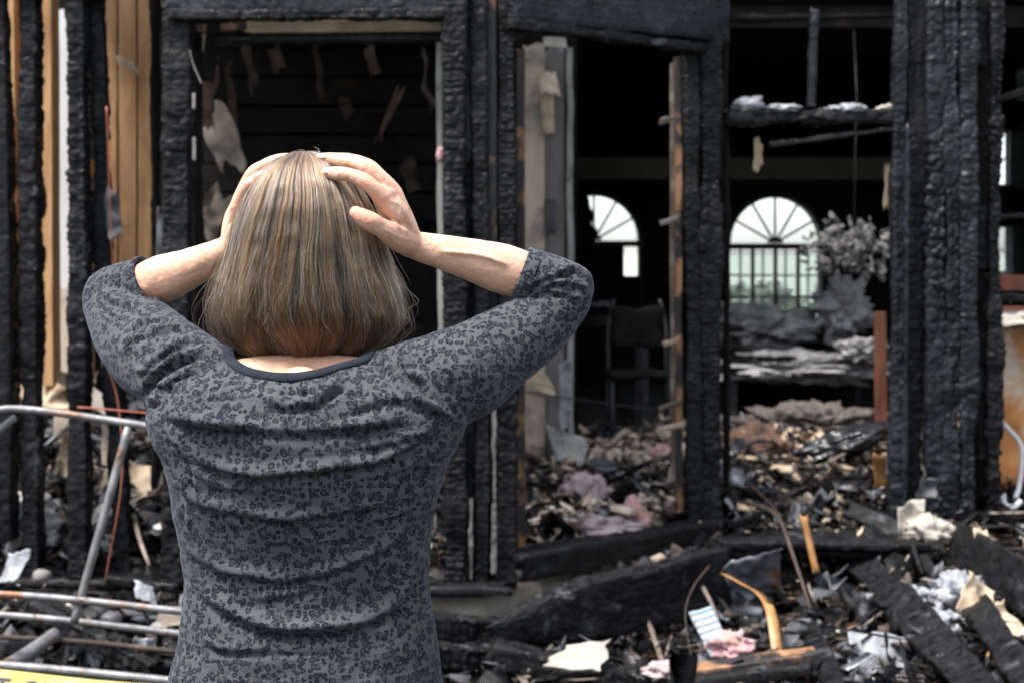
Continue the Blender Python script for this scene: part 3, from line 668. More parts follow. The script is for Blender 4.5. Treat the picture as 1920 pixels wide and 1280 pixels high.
def pz(y, Y=YB): return P(0, y, Y)[2]
opens = [(px(1030), px(1197), pz(660), pz(451), True), (px(1368), px(1538), pz(610), pz(456), True),
         (px(1868), px(1990), pz(512), pz(424), False)]
V, F = rear_wall(opens[:2] + [(px(1868), px(1990), pz(512), pz(250), False)], -3.1, XR)
obj('rear_wall', V, F, M['soot'], H, smooth_=False)

def arched_window(xl, xr, zb, zs, cols, shut, label):
    Y = YB - .02
    cx = (xl + xr) / 2; r = (xr - xl) / 2
    mb = MB()
    n = 28
    for k in range(n):                                   # arch casing
        a0, a1 = math.pi * k / n, math.pi * (k + 1) / n
        q = []
        for yy in (Y - .03, Y + .05):
            for a_ in (a0, a1):
                for rr in (r - .004, r + .035): q.append((cx + rr * math.cos(a_), yy, zs + rr * math.sin(a_)))
        mb.add(q, [(0, 1, 3, 2), (4, 6, 7, 5), (0, 2, 6, 4), (1, 5, 7, 3)])
    for a_ in ((xl - .035, xl, zb, zs), (xr, xr + .035, zb, zs)): mb.add(*box(a_[0], a_[1], Y - .03, Y + .05, a_[2], a_[3]))
    mb.add(*box(xl - .03, xr + .03, Y - .04, Y + .06, zs - .055, zs - .003))
    mb.add(*box(xl - .03, xr + .03, Y - .05, Y + .08, zb - .05, zb))
    F_ = obj('window', mb.verts(), mb.F, M['frame_dark'], H, smooth_=False, label=label)
    hub = [(cx + .065 * math.cos(math.pi * k / 12), yy, zs + .052 * math.sin(math.pi * k / 12)) for yy in (Y - .02, Y + .03) for k in range(13)]
    obj('hub', hub, [tuple(range(13)), tuple(range(25, 12, -1))] + [(k, 13 + k, 14 + k, k + 1) for k in range(12)], M['frame_dark'], F_, smooth_=False)
    for k in range(1, 6):
        a_ = math.pi * k / 6
        obj('muntin', *bar((cx + .05 * math.cos(a_), Y + .02, zs + .05 * math.sin(a_)), (cx + r * math.cos(a_), Y + .02, zs + r * math.sin(a_)), .022, .02, (0, 1, 0)), M['muntin'], F_, smooth_=False)
    for k in range(6):
        a0, a1 = math.pi * k / 6, math.pi * (k + 1) / 6
        pts = [(cx, Y + .035, zs)] + [(cx + r * math.cos(a0 + (a1 - a0) * j / 5), Y + .035, zs + r * math.sin(a0 + (a1 - a0) * j / 5)) for j in range(6)]
        obj('pane', pts + [(a, b + .004, c) for a, b, c in pts], [tuple(range(6, -1, -1)), tuple(range(7, 14))], M['glass'], F_, smooth_=False)
    if shut:
        W = (xr - xl) / 4; zt = zs - .055
        for k in range(1, 4): obj('mullion', *box(xl + W * k - .014, xl + W * k + .014, Y - .02, Y + .03, zb, zt), M['frame_dark'], F_, smooth_=False)
        zm = zb + (zt - zb) * .19
        obj('mullion', *box(xl, xr, Y - .022, Y + .02, zm - .014, zm + .014), M['frame_dark'], F_, smooth_=False)
        for k in range(4):
            a_, b_ = xl + W * k + .014, xl + W * (k + 1) - .014
            obj('pane', *box(a_, b_, Y + .06, Y + .064, zb, zt), M['glass'], F_, smooth_=False)
            obj('muntin', *box((a_ + b_) / 2 - .009, (a_ + b_) / 2 + .009, Y + .05, Y + .058, zb, zt), M['muntin'], F_, smooth_=False)
            for h in (.33, .62): obj('muntin', *box(a_, b_, Y + .05, Y + .058, zb + (zt - zb) * h + .02, zb + (zt - zb) * h + .036), M['frame_dark'], F_, smooth_=False)
            z = zb + .012
            while z < zt:
                obj('slat', *bar((a_, Y + .005, z), (b_, Y + .005, z), .028, .0025, (0, .8, .28)), M['muntin'], F_, smooth_=False); z += .030
    return F_
arched_window(*opens[1][:4], 4, True, 'arched fanlight window seen through the right-hand opening')
W2 = arched_window(*opens[0][:4], 4, False, 'half ruined arched fanlight window seen through the bay opening')
# the ruin that blocks most of the second window
wall('blocking_board', px(1020), px(1168), YB - .12, YB - .09, pz(665), pz(462))
wall('blocking_board', px(1166), px(1200), YB - .11, YB - .08, pz(665), pz(517))
sheet('hanging_debris', (px(1070), YB - .3, pz(410)), (.17, 0, -.02), (0, .02, -.24), 'soot', H, amp=.04, ragged=.35, nu=18, nv=18)
# right-hand windows seen past the last board
def small_window(xl, xr, zb, zt, cols, rows, label, slats=False):
    Y = YB - .03; mb = MB()
    for a_ in ((xl - .03, xl, zb, zt), (xr, xr + .03, zb, zt), (xl - .03, xr + .03, zt, zt + .03), (xl - .03, xr + .03, zb - .03, zb)):
        mb.add(*box(a_[0], a_[1], Y - .02, Y + .05, a_[2], a_[3]))
    F_ = obj('window', mb.verts(), mb.F, M['trim'], H, smooth_=False, label=label)
    for k in range(1, cols): x = xl + (xr - xl) * k / cols; obj('muntin', *box(x - .011, x + .011, Y, Y + .03, zb, zt), M['muntin'], F_, smooth_=False)
    for k in range(1, rows): z = zb + (zt - zb) * k / rows; obj('muntin', *box(xl, xr, Y, Y + .028, z - .009, z + .009), M['muntin'], F_, smooth_=False)
    obj('pane', *box(xl, xr, Y + .035, Y + .039, zb, zt), M['glass'], F_, smooth_=False)
    if slats:
        z = zb + .012
        while z < zt:
            obj('slat', *bar((xl, Y - .03, z), (xr, Y - .03, z), .026, .0025, (0, .8, .3)), M['white_paint'], F_, smooth_=False); z += .03
small_window(px(1868), px(1990), pz(346), pz(252), 5, 2, 'small paned window high beyond the right-hand cladding')
small_window(px(1868), px(1990), pz(510), pz(426), 4, 2, 'louvred lower window beyond the right-hand cladding', True)
wall('spandrel', px(1860), px(2000), YB - .05, YB - .01, pz(425), pz(348))
plain_bar('stained_board', (P(1850, 528, 9)[0], 9.0, P(0, 530, 9)[2]), (P(2050, 528, 9)[0], 9.0, P(0, 532, 9)[2]), .10, .03, 'redwood', H, side=(0, 0, 1))
plain_bar('stained_board', (P(1850, 588, 8.8)[0], 8.8, P(0, 588, 8.8)[2]), (P(2050, 588, 8.8)[0], 8.8, P(0, 590, 8.8)[2]), .09, .03, 'redwood', H, side=(0, 0, 1))
sg = obj('stained_glass', *box(px(1905, 11), px(1990, 11), 11.0, 11.01, pz(190, 11), pz(105, 11)), mat('stained glass', [(.35, (.55, .5, .38)), (.5, (.10, .32, .42)), (.65, (.6, .6, .55))], 14, rough=(.1, .3), trans=.6, bump=0), H, smooth_=False, label='blue and cream leaded glass at the right edge')
# door-like hole bracket board with reddish jamb at the right of the second opening
plain_bar('red_jamb', P(1652, 790, 7.2), P(1650, 585, 7.2), .05, .06, 'redwood', H)

# ================================================================ trees beyond the rear windows
M['leaf'] = mat('leaves', [(.3, (.12, .15, .10)), (.7, (.24, .28, .20))], 5, rough=(.6, .8), bump=0)
M['bark'] = mat('bark', [(.3, (.04, .03, .02)), (.7, (.10, .08, .06))], 8, stretch=(3, 3, .5), rough=(.8, .95))
def tree(x, y, h, r, label, seed):
    t = thing('tree', (x, y, 0), label, 'tree', 'trees behind the house')
    V, F = tube(spline([(x, y, -.05), (x + .1, y, h * .4), (x - .05, y + .1, h * .8)], 10), np.linspace(.16, .04, 10), 8)
    obj('trunk', V, F, M['bark'], t)
    rg = np.random.default_rng(seed); n = 2600
    u = rg.normal(size=(n, 3)); u /= np.linalg.norm(u, axis=1)[:, None]
    rad = rg.random(n) ** .4 * (1 + .35 * fbm(u * 2.2, seed, 3))
    c = u * rad[:, None] * (r, r, h * .36) + (x, y, h * .64)
    a = rg.normal(size=(n, 3)); a /= np.linalg.norm(a, axis=1)[:, None]; b = np.cross(a, rg.normal(size=(n, 3))); b /= np.linalg.norm(b, axis=1)[:, None]
    s = (.06 + .08 * rg.random(n))[:, None]
    V = np.stack([c - a * s, c + b * s * .5, c + a * s, c - b * s * .5], 1).reshape(-1, 3)
    obj('crown', V, np.arange(4 * n).reshape(-1, 4), M['leaf'], t, smooth_=False)
tree(4.0, 24, .85, .9, 'low green tree seen through the arched window, at its left', 5)
tree(6.3, 26, .9, .8, 'low green tree seen through the arched window, at its right', 6)
tree(10.6, 27, 1.3, 1.2, 'low green tree beyond the louvred window at the right', 7)

# unseen foliage added behind the viewer to screen the low sky, so light falls from above
M['conifer'] = mat('conifer foliage', [(.3, (.012, .022, .010)), (.7, (.04, .06, .025))], 3, rough=(.7, .9), bump=0)
rg = np.random.default_rng(40); n = 7000
an = rg.uniform(math.radians(150), math.radians(390), n); rd = rg.uniform(11, 17, n); hz_ = rg.random(n) ** .9 * (4.0 + 1.2 * np.sin(an * 11) + .8 * np.sin(an * 29))
c = np.stack([rd * np.cos(an), rd * np.sin(an) * .95, hz_], 1)
a = rg.normal(size=(n, 3)); a /= np.linalg.norm(a, axis=1)[:, None]; b = np.cross(a, rg.normal(size=(n, 3))); b /= np.linalg.norm(b, axis=1)[:, None]
s_ = rg.uniform(.25, .75, n)[:, None]
V = np.stack([c - a * s_, c + b * s_ * .6, c + a * s_, c - b * s_ * .6], 1).reshape(-1, 3)
obj('added_foliage_screen', V, np.arange(4 * n).reshape(-1, 4), M['conifer'], None, smooth_=False, kind='stuff', label='added unseen foliage on the viewer side, screening the low sky', cat='added_foliage_screen')
# ================================================================ loose wreckage, piece by piece
def gz(x, y): return float(terrain(np.array([x]), np.array([y]))[0])
def G(px_, py_, Yg=None):
    """point of the rubble surface seen at this pixel"""
    Y = np.linspace(3.8, 10, 400); X = (px_ - CXP) / FPX * Y; Zr = CAMH - (py_ - HYP) / FPX * Y
    d = Zr - terrain(X, Y); k = np.argmax(d < 0); k = k if d[k] < 0 else 399
    return np.array((X[k], Y[k], Zr[k]))

def on(px_, py_, dy=.12):
    """a point seen at this pixel, a little above the rubble surface"""
    return P(px_, py_, G(px_, py_)[1] - dy)

# --- charred timbers
def timber(A, B, w_, d_, label, name='charred_beam', mt='char', **k):
    return char_obj(name, A, B, w_, d_, mt, None, label=label, cat='beam', **k)
timber(P(918, 1196, 4.62), P(1350, 1086, 5.14), .235, .10, 'thick charred beam leaning across the concrete footing below the bay', side=(0, 0, 1), res=.0065, amp=.006, cell=(.07, .022), erode=.3, rag=.07, bend=.02, taper=([0, .12, .4, 1], [.25, .55, .95, 1]))
timber(P(790, 1172, 4.75), P(925, 1180, 4.85), .085, .10, 'blistered charred log end beside her right hip, upper of two', 'charred_log', side=(0, 0, 1), res=.006, amp=.010, cell=(.03, .04), rag=.03)
timber(P(790, 1228, 4.60), P(935, 1234, 4.70), .085, .10, 'blistered charred log end beside her right hip, lower of two', 'charred_log', side=(0, 0, 1), res=.006, amp=.010, cell=(.03, .04), rag=.03)
timber(P(925, 1226, 4.60), P(1290, 1300, 4.45), .085, .09, 'long cracked charred plank running off the bottom edge', 'charred_plank', side=(0, 0, 1), res=.007, amp=.008, cell=(.05, .03), rag=.03)
timber(P(1010, 1216, 4.75), P(1180, 1262, 4.62), .05, .07, 'short charred batten behind the white board scrap', 'charred_plank', side=(0, 0, 1), res=.008, amp=.008, rag=.03)
timber(on(1606, 1045, .42), on(1880, 1330, .50), .14, .05, 'broad matte black plank sloping down to the lower right', 'charred_plank', side=(1, 0, .5), res=.007, amp=.007, cell=(.035, .045), erode=.3, rag=.03)
timber(on(1790, 1025, .42), on(1990, 1140, .5), .20, .05, 'wide charred board sloping off the right edge', 'charred_plank', side=(.3, 0, 1), res=.010, amp=.004, cell=(.05, .05))
timber(on(1830, 1135, .42), on(1960, 1320, .5), .11, .05, 'charred board end at the lower right corner', 'charred_plank', side=(1, 0, .6), res=.008, amp=.007, cell=(.035, .045), erode=.3)
timber(on(1500, 1130, .38), on(1575, 1320, .44), .08, .06, 'black plank lying point first beside the silvery sheet', 'charred_plank', side=(1, 0, .3), res=.008, amp=.006, cell=(.035, .045), erode=.3)
timber(P(1345, 1018, 5.42), P(1740, 1024, 5.42), .035, .12, 'charred floor edge board spanning the black hollow', 'charred_plank', side=(0, 0, 1), res=.009, amp=.008, erode=.25, bend=.02)
timber(P(1320, 1035, 5.2), P(1326, 1150, 5.1), .13, .10, 'short charred block under the bay post', 'charred_block', side=(1, 0, 0), res=.010, amp=.005)
timber(P(62, 1140, 4.6), P(300, 1262, 4.25), .075, .08, 'bubbly charred log lying behind the lower pipe rail', 'charred_log', side=(0, 0, 1), res=.006, amp=.015, cell=(.035, .035), rag=.04)
timber(P(120, 850, 5.9), P(60, 1000, 5.4), .03, .04, 'thin charred stick leaning between the left studs', 'charred_stick', side=(1, 0, 0), res=.010, amp=.006)
timber(P(1590, 955, 5.9), P(1700, 1000, 5.7), .09, .03, 'small charred plank propped below the right-hand cladding', 'charred_plank', side=(1, 0, .4), res=.010, amp=.004)
timber(P(1700, 980, 5.6), P(1770, 1120, 5.15), .05, .04, 'narrow charred batten below the right-hand cladding', 'charred_stick', side=(1, 0, 0), res=.009, amp=.005)
timber(P(1150, 920, 6.0), P(1268, 885, 6.6), .05, .04, 'charred stick on the bay floor near the right post', 'charred_stick', side=(0, 0, 1), res=.010, amp=.006)
timber(P(1375, 985, 5.7), P(1500, 940, 6.2), .045, .04, 'charred stick just inside the right-hand opening', 'charred_stick', side=(0, 0, 1), res=.010, amp=.006)
timber(P(330, 1100, 4.9), P(200, 1085, 4.95), .04, .05, 'charred batten lying in front of the left sill', 'charred_stick', side=(0, 0, 1), res=.009, amp=.007)

# --- sheets, scraps and lumps with a look of their own
def scrap(name, c, u, v, mt, label, cat, **k): return sheet(name, c, u, v, mt, None, label=label, cat=cat, **k)
scrap('board_scrap', P(1088, 1228, 4.45), (.085, .02, -.005), (.03, .05, .028), 'paper', 'white torn board scrap lying on charred planks at bottom centre', 'scrap', amp=.003, ragged=.35, nu=7, nv=6, th=.012, smooth_=False)
plain_bar('bare_board', on(1270, 1262, .42), on(1530, 1226, .48), .030, .09, 'scorched', None, side=(0, 0, 1), label='bare orange board with a burnt underside at bottom centre right', cat='board')
timber(on(1310, 1278, .40), on(1532, 1250, .46), .045, .06, 'charred strip directly under the bare orange board', 'charred_plank', side=(0, 0, 1), res=.010, amp=.005)
p = spline([P(1362, 1078, 4.95), P(1395, 1096, 4.85), P(1428, 1116, 4.75), P(1446, 1150, 4.66), P(1458, 1225, 4.55)], 26)
V = []; 
for q in p:
    for dx, dz in ((-.018, .006), (.018, -.006)): V += [q + (dx, 0, dz), q + (dx, .006, dz + .002)]
F = []
for k in range(25):
    a = 4 * k; F += [(a, a + 4, a + 6, a + 2), (a + 1, a + 3, a + 7, a + 5), (a, a + 1, a + 5, a + 4), (a + 2, a + 6, a + 7, a + 3)]
obj('bent_strip', V, F, M['amber'], None, label='bent amber strip hooked over the rubble at lower right centre', cat='strip')
scrap('corrugated_strip', P(1332, 1182, 4.62), (.035, 0, .012), (.03, -.03, -.062), 'blue_strip', 'pale blue corrugated strip standing in the rubble', 'strip', amp=.001, ragged=.05, rib=.0018, nu=8, nv=40, th=.003)
scrap('silver_sheet', on(1652, 1246, .14), (.11, .01, 0), (.01, .07, .06), 'silver', 'crumpled silvery sheet at the bottom edge, right of centre', 'sheet', amp=.03, freq=7, nu=22, nv=22)
scrap('curled_sheet', on(1582, 1106, .14), (.10, -.04, -.03), (-.01, .05, .05), 'sheet_grey', 'grey curled metal sheet with rusty edge among the planks', 'sheet', amp=.02, curl=.25, nu=18, nv=14)
scrap('crumpled_sheet', P(1420, 1098, 5.05), (.10, 0, .03), (.02, .05, -.09), 'sheet_grey', 'dark crumpled panel behind the bent amber strip', 'sheet', amp=.035, freq=7, nu=20, nv=18)
scrap('amber_shard', P(1650, 882, 6.1), (.028, 0, .0), (.01, .02, -.075), 'amber', 'orange shard upright beside the right-hand cladding', 'scrap', amp=.008, nu=8, nv=10)
scrap('amber_splinter', P(1519, 1020, 5.3), (.014, 0, 0), (.02, -.02, -.105), 'amber', 'twisted orange splinter standing over the black gap', 'scrap', amp=.006, curl=.3, nu=6, nv=12)
scrap('plasterboard_chunk', P(1072, 838, 7.0), (.10, .02, -.03), (-.03, .06, .075), 'trim', 'grey plasterboard chunk leaning at the foot of the wall panel', 'scrap', amp=.01, nu=12, nv=12, th=.014)
scrap('mesh_strip', P(1045, 972, 5.55), (.10, .02, .012), (.0, .03, .006), 'whitebit', 'white mesh strip lying beside the pink insulation', 'strip', amp=.012, nu=20, nv=6)
scrap('tan_paper', P(1832, 1122, 4.85), (.055, 0, -.03), (.02, .03, .05), 'cardboard', 'curled tan paper on white ash at lower right', 'paper', amp=.03, curl=.4)
scrap('tan_paper', P(1895, 1170, 4.75), (.05, -.03, -.055), (.025, .02, .01), 'cardboard', 'long tan paper strip sloping to the right edge', 'paper', amp=.02, curl=.3)
scrap('tan_paper', P(1838, 1020, 5.3), (.025, 0, 0), (.0, .02, .05), 'cardboard', 'small tan paper flap below the cladding corner', 'paper', amp=.02, curl=.3)
scrap('grey_flap', P(1738, 915, 5.85), (.04, 0, .0), (.01, .01, .04), 'greybit', 'grey peeled flap at the foot of the cladding', 'scrap', amp=.03, curl=.3)
scrap('cardboard_sheet', P(62, 722, 5.6), (.09, 0, -.01), (.0, .02, .055), 'cardboard', 'tan cardboard piece between the two leftmost studs', 'cardboard', amp=.02, ragged=.25)
scrap('cardboard_sheet', P(122, 735, 5.5), (.10, .02, .02), (.0, .03, .07), 'cardboard', 'large crumpled tan cardboard behind the top pipe rail', 'cardboard', amp=.05, ragged=.25, nu=20, nv=20)
scrap('cardboard_sheet', P(172, 748, 5.45), (.075, .0, -.04), (.01, .02, .03), 'paper', 'pale cardboard flap just above the pipe rail', 'cardboard', amp=.015, curl=.2)
scrap('cardboard_sheet', P(135, 860, 5.6), (.045, 0, -.03), (.01, .02, .09), 'cardboard', 'curled cardboard hanging low between left studs', 'cardboard', amp=.04, curl=.5, nu=18, nv=14)
scrap('cardboard_sheet', P(250, 905, 5.6), (.11, 0, -.03), (.03, .04, .065), 'cardboard', 'folded brown cardboard on the heap left of her waist', 'cardboard', amp=.03, curl=.2, nu=18, nv=14)
scrap('cardboard_sheet', P(300, 965, 5.5), (.09, .02, -.04), (.02, .03, .02), 'tan', 'brown board strip on the heap beside her left side', 'cardboard', amp=.02)
scrap('paper_scrap', P(22, 1060, 4.7), (.035, 0, .01), (.01, .03, .045), 'ash', 'pale crumpled paper at the far left edge', 'paper', amp=.03)
scrap('paper_scrap', P(272, 1112, 4.6), (.030, .01, -.015), (-.01, .02, .025), 'ash', 'small white paper flake left of her hip', 'paper', amp=.015)
scrap('foil_scrap', P(270, 1218, 4.35), (.03, .01, .0), (.0, .02, .035), 'silver', 'crumpled bright foil above the lowest pipe', 'foil', amp=.03, freq=16)
scrap('red_scrap', P(291, 1243, 4.3), (.010, 0, .0), (.004, .01, -.016), 'wire_red', 'small red scrap beside her left hip', 'scrap', amp=.004)
scrap('tan_scrap', P(325, 1160, 4.45), (.06, 0, .01), (.0, .03, .025), 'tan', 'tan board scrap behind the middle pipe', 'scrap', amp=.015)
scrap('paper_scrap', P(1708, 975, 5.55), (.05, 0, .02), (.01, .03, .06), 'paper', 'pale crumpled paper under the cladding, left piece', 'paper', amp=.05, nu=18, nv=18)
fluff('crumpled_rag', P(1742, 1000, 5.5), (.075, .06, .055), 'paper', label='crumpled cream rag under the right-hand cladding', cat='rag', amp=.5, freq=7)
fluff('ash_heap', P(1795, 1110, 5.0), (.085, .07, .06), 'ash', label='heap of white ash among the lower right planks', cat='ash heap', amp=.55, freq=6)
fluff('ash_heap', P(1752, 1168, 4.85), (.07, .06, .04), 'ash', label='second smaller heap of white ash below the first', cat='ash heap', amp=.55, freq=6)
fluff('ash_heap', P(1720, 1120, 5.05), (.05, .05, .035), 'ash', label='small ash lump left of the white ash heaps', cat='ash heap', amp=.5, freq=6)
fluff('stone', P(210, 1160, 4.5), (.034, .03, .024), 'greybit', label='round grey stone between the two middle pipes', cat='stone', amp=.15, nu=16, nv=10)
fluff('stone', P(300, 1176, 4.45), (.03, .03, .018), 'grey_board', label='flat pale stone beside the middle pipe near her hip', cat='stone', amp=.15, nu=16, nv=10)
fluff('stone', P(78, 1080, 4.8), (.03, .03, .024), 'grey_board', label='grey stone at the left above the middle pipe', cat='stone', amp=.15, nu=16, nv=10)
fluff('grey_lump', P(55, 985, 5.25), (.10, .08, .10), 'grey_fluff', label='grey ashy lump at the foot of the left studs', cat='lump', amp=.4)
fluff('grey_lump', P(190, 1010, 5.3), (.09, .08, .09), 'grey_fluff', label='grey ashy lump behind the slanting pipe', cat='lump', amp=.4)
# pink insulation
fluff('pink_insulation', P(1185, 972, 5.80), (.085, .08, .075), 'pink', label='bright pink insulation lump with brown crest on the bay sill', cat='insulation', amp=.4, freq=4, nu=56, nv=36)
fluff('pink_insulation', P(1110, 985, 5.60), (.16, .06, .035), 'pink_pale', label='flattened sooty pink insulation left of the bright lump', cat='insulation', amp=.55, nu=56, nv=30)
fluff('pink_insulation', P(1098, 935, 6.05), (.075, .07, .08), 'pink_pale', label='arched sooty pink insulation further inside the bay', cat='insulation', amp=.6, nu=56, nv=36)
fluff('pink_insulation', P(1242, 850, 7.2), (.055, .05, .04), 'pink', label='small pink insulation tuft beside the right bay post', cat='insulation', amp=.4)
fluff('pink_insulation', P(1372, 1212, 4.6), (.06, .05, .04), 'pink', label='pale pink insulation tuft in front of the amber strip', cat='insulation', amp=.5)
fluff('pink_insulation', P(1245, 1258, 4.42), (.055, .04, .022), 'pink_pale', label='dirty pink insulation smear near the bottom edge', cat='insulation', amp=.5)
fluff('pink_insulation', P(825, 290, 5.1), (.014, .012, .026), 'pink', label='tiny pink tuft stuck high on the corner post', cat='insulation', amp=.3, nu=20, nv=12)

# --- twigs and wires
def twig(pts, r, label, mt='rustbit', name='twig', cat='twig'):
    p = spline(pts, 22); V, F = tube(p, np.linspace(r, r * .6, 22), 7); return obj(name, V, F, M[mt], None, label=label, cat=cat)
twig([P(1395, 940, 5.9), P(1455, 965, 5.5), P(1490, 1050, 5.1), P(1520, 1142, 4.9)], .009, 'long brown twig arching over the black gap')
twig([P(1318, 1100, 4.95), P(1338, 1140, 4.85), P(1352, 1190, 4.75)], .008, 'short tan stick between the beam and the amber strip', 'tan')
twig([P(1610, 1180, 4.8), P(1650, 1150, 4.85), P(1685, 1122, 4.95)], .005, 'thin bent stick beside the silvery sheet', 'tan')
twig([P(1330, 1060, 5.0), P(1300, 1100, 4.9), P(1285, 1150, 4.8), P(1296, 1230, 4.6)], .0035, 'fine brown twig hanging from the charred beam')
twig([P(1405, 905, 6.2), P(1450, 950, 5.9), P(1470, 985, 5.7)], .006, 'small brown twig inside the right-hand opening')
twig([P(250, 960, 5.3), P(262, 1010, 5.1), P(280, 1060, 4.9)], .010, 'tan stick leaning on the heap beside her', 'tan', 'stick')
twig([P(200, 680, 5.0), P(222, 760, 5.0), P(228, 900, 4.9), P(196, 1095, 4.8)], .0035, 'dull red wire hanging beside the slanting pipe', 'wire_red', 'wire', 'wire')
twig([P(145, 763, 4.9), P(190, 766, 4.9), P(300, 776, 4.9)], .004, 'red wire stretched behind the top pipe rail', 'wire_red', 'wire', 'wire')
twig([P(200, 200, 5.08), P(206, 380, 5.07), P(214, 560, 5.07)], .003, 'dark red wire hanging down the leaning left stud', 'wire_red', 'wire', 'wire')
twig([P(356, 95, 5.02), P(362, 120, 5.02), P(378, 158, 5.0)], .002, 'thin pale wire curling at the top of the left doorway', 'trim', 'wire', 'wire')
twig([P(880, 720, 6.9), P(1190, 763, 7.0), P(1240, 770, 7.0)], .004, 'low dark metal rod deep in the bay', 'frame_dark', 'rod', 'rod')

# --- furniture and fluff in the rooms
def chair(c, label):
    t = thing('metal_chair', c, label, 'chair')
    x, y, z = c; fd = 'galv_dark'
    for sx in (-.17, .17):
        pipe('leg', [(x + sx, y - .17, z), (x + sx, y - .17, z + .44)], .012, fd, t)
        pipe('leg', [(x + sx * 1.05, y + .2, z), (x + sx, y + .17, z + .44)], .012, fd, t)
        pipe('back_post', [(x + sx, y + .17, z + .44), (x + sx, y + .2, z + .70), (x + sx * .8, y + .22, z + .86)], .012, fd, t)
    V, F = sheet_geo((x, y, z + .45), (.19, 0, 0), (0, .19, 0), 8, 8, amp=.012, th=.02); obj('seat', V, F, M['soot'], t)
    V, F = sheet_geo((x, y + .19, z + .70), (.15, 0, 0), (0, .0, .12), 8, 8, amp=.008, th=.012); obj('backrest', V, F, M['soot'], t)
    pipe('stretcher', [(x - .17, y - .17, z + .15), (x + .17, y - .17, z + .15)], .008, fd, t)
M['galv_dark'] = mat('sooty metal', [(.3, (.01, .01, .011)), (.7, (.05, .05, .055))], 9, rough=(.4, .7), metal=.4, bump=.2, layers=[(14, .6, .7, (.22, .21, .2))])
c = P(1200, 838, 8.2); chair((c[0], c[1], gz(c[0], c[1])), 'burnt metal framed chair standing deep in the bay room')
def table(c, w_, d_, h, label, top='soot'):
    t = thing('burnt_table', c, label, 'table'); x, y, z = c
    obj('tabletop', *box(x - w_ / 2, x + w_ / 2, y - d_ / 2, y + d_ / 2, z + h - .04, z + h), M[top], t, smooth_=False)
    for sx in (-1, 1):
        for sy in (-1, 1): obj('leg', *bar((x + sx * (w_ / 2 - .05), y + sy * (d_ / 2 - .05), z - .02), (x + sx * (w_ / 2 - .05), y + sy * (d_ / 2 - .05), z + h - .04), .05, .05), M['galv_dark'], t, smooth_=False)
c = P(1130, 830, 9.2); table((c[0], 9.2, gz(c[0], 9.2)), .6, .5, .72, 'dark table behind the burnt chair in the bay room')
scrap('pale_debris', P(1125, 570, 9.0), (.07, .03, .0), (0, .05, .01), 'greybit', 'pale strip on the dark table in the bay room', 'scrap', amp=.01)
c = P(1500, 760, 9.4); table((c[0], 9.5, gz(c[0], 9.5)), 1.05, .7, .40, 'long low table under grey insulation before the arched window', 'soot')
for (a, b, Y, r, lb) in ((1505, 690, 9.3, (.50, .28, .085), 'wide grey insulation blanket over the low table'), (1420, 615, 9.9, (.30, .22, .13), 'grey insulation mound below the arched window, at its left'),
                         (1580, 575, 9.8, (.15, .13, .17), 'grey insulation mound heaped right of the arched window'), (1615, 655, 9.0, (.12, .1, .06), 'small grey insulation mound beside the red jamb'),
                         (1520, 815, 8.2, (.40, .26, .13), 'low brownish insulation heap on the floor behind the sack'), (1540, 610, 10.2, (.30, .15, .04), 'thin grey insulation strip on the window ledge')):
    fluff('grey_insulation', P(a, b, Y), r, 'brown_fluff' if 'brownish' in lb else 'grey_fluff', label=lb, cat='insulation', amp=.5, freq=7, nu=110, nv=70, o=6)
obj('window_ledge', *box(px(1360, 10.3), px(1660, 10.3), 10.15, 10.5, .42, P(0, 640, 10.3)[2]), M['soot'], H, smooth_=False)
M['dim_fluff'] = mat('sooty fluff', [(.3, (.06, .058, .057)), (.7, (.20, .195, .19))], 18, rough=(.9, 1), bump=.8)
# hanging shredded fluff
def shreds(c, n, r, label, seed):
    rg = np.random.default_rng(seed); mb = MB()
    for k in range(n):
        q = np.asarray(c) + rg.normal(size=3) * r; q[2] -= .10 * rg.random() ** 3
        V, F = sheet_geo(q, (.008 + .014 * rg.random(), rg.normal() * .008, rg.normal() * .006), (rg.normal() * .008, rg.normal() * .008, .012 + .03 * rg.random() ** 2), 6, 6, amp=.014, freq=30, ragged=.6, th=.004); mb.add(V, F)
    mb.add(*tube([(c[0], c[1], c[2]), (c[0] + .02, c[1], c[2] + .9), (c[0], c[1], 2.9)], .0016, 6))
    obj('hanging_fluff', mb.verts(), mb.F, M['dim_fluff'], None, label=label, cat='insulation')
shreds(P(1600, 455, 8.6), 210, (.13, .07, .065), 'cluster of grey fluff hanging right of the arched window', 3)
fluff('burnt_sack', P(1422, 832, 7.3), (.16, .12, .09), 'sack', label='scorched brown sack on the floor inside the right-hand opening', cat='sack', amp=.3, freq=3, nu=56, nv=36)
pipe('sack_strap', [P(1392, 850, 7.1), P(1412, 828, 7.08), P(1445, 826, 7.08), P(1462, 842, 7.1)], .012, 'scorched', None, label='tan strap across the scorched brown sack', cat='strap')
V, F = fluff_geo((0, 0, 0), (.24, .12, .062), amp=.28, freq=4, nu=60, nv=36); a_ = -.30
R_ = np.array([[math.cos(a_), 0, math.sin(a_)], [0, 1, 0], [-math.sin(a_), 0, math.cos(a_)]])
obj('plastic_bundle', V @ R_.T + P(1582, 830, 7.0), F, M['black_plastic'], None, label='glossy black plastic bundle leaning in the right-hand opening', cat='plastic')
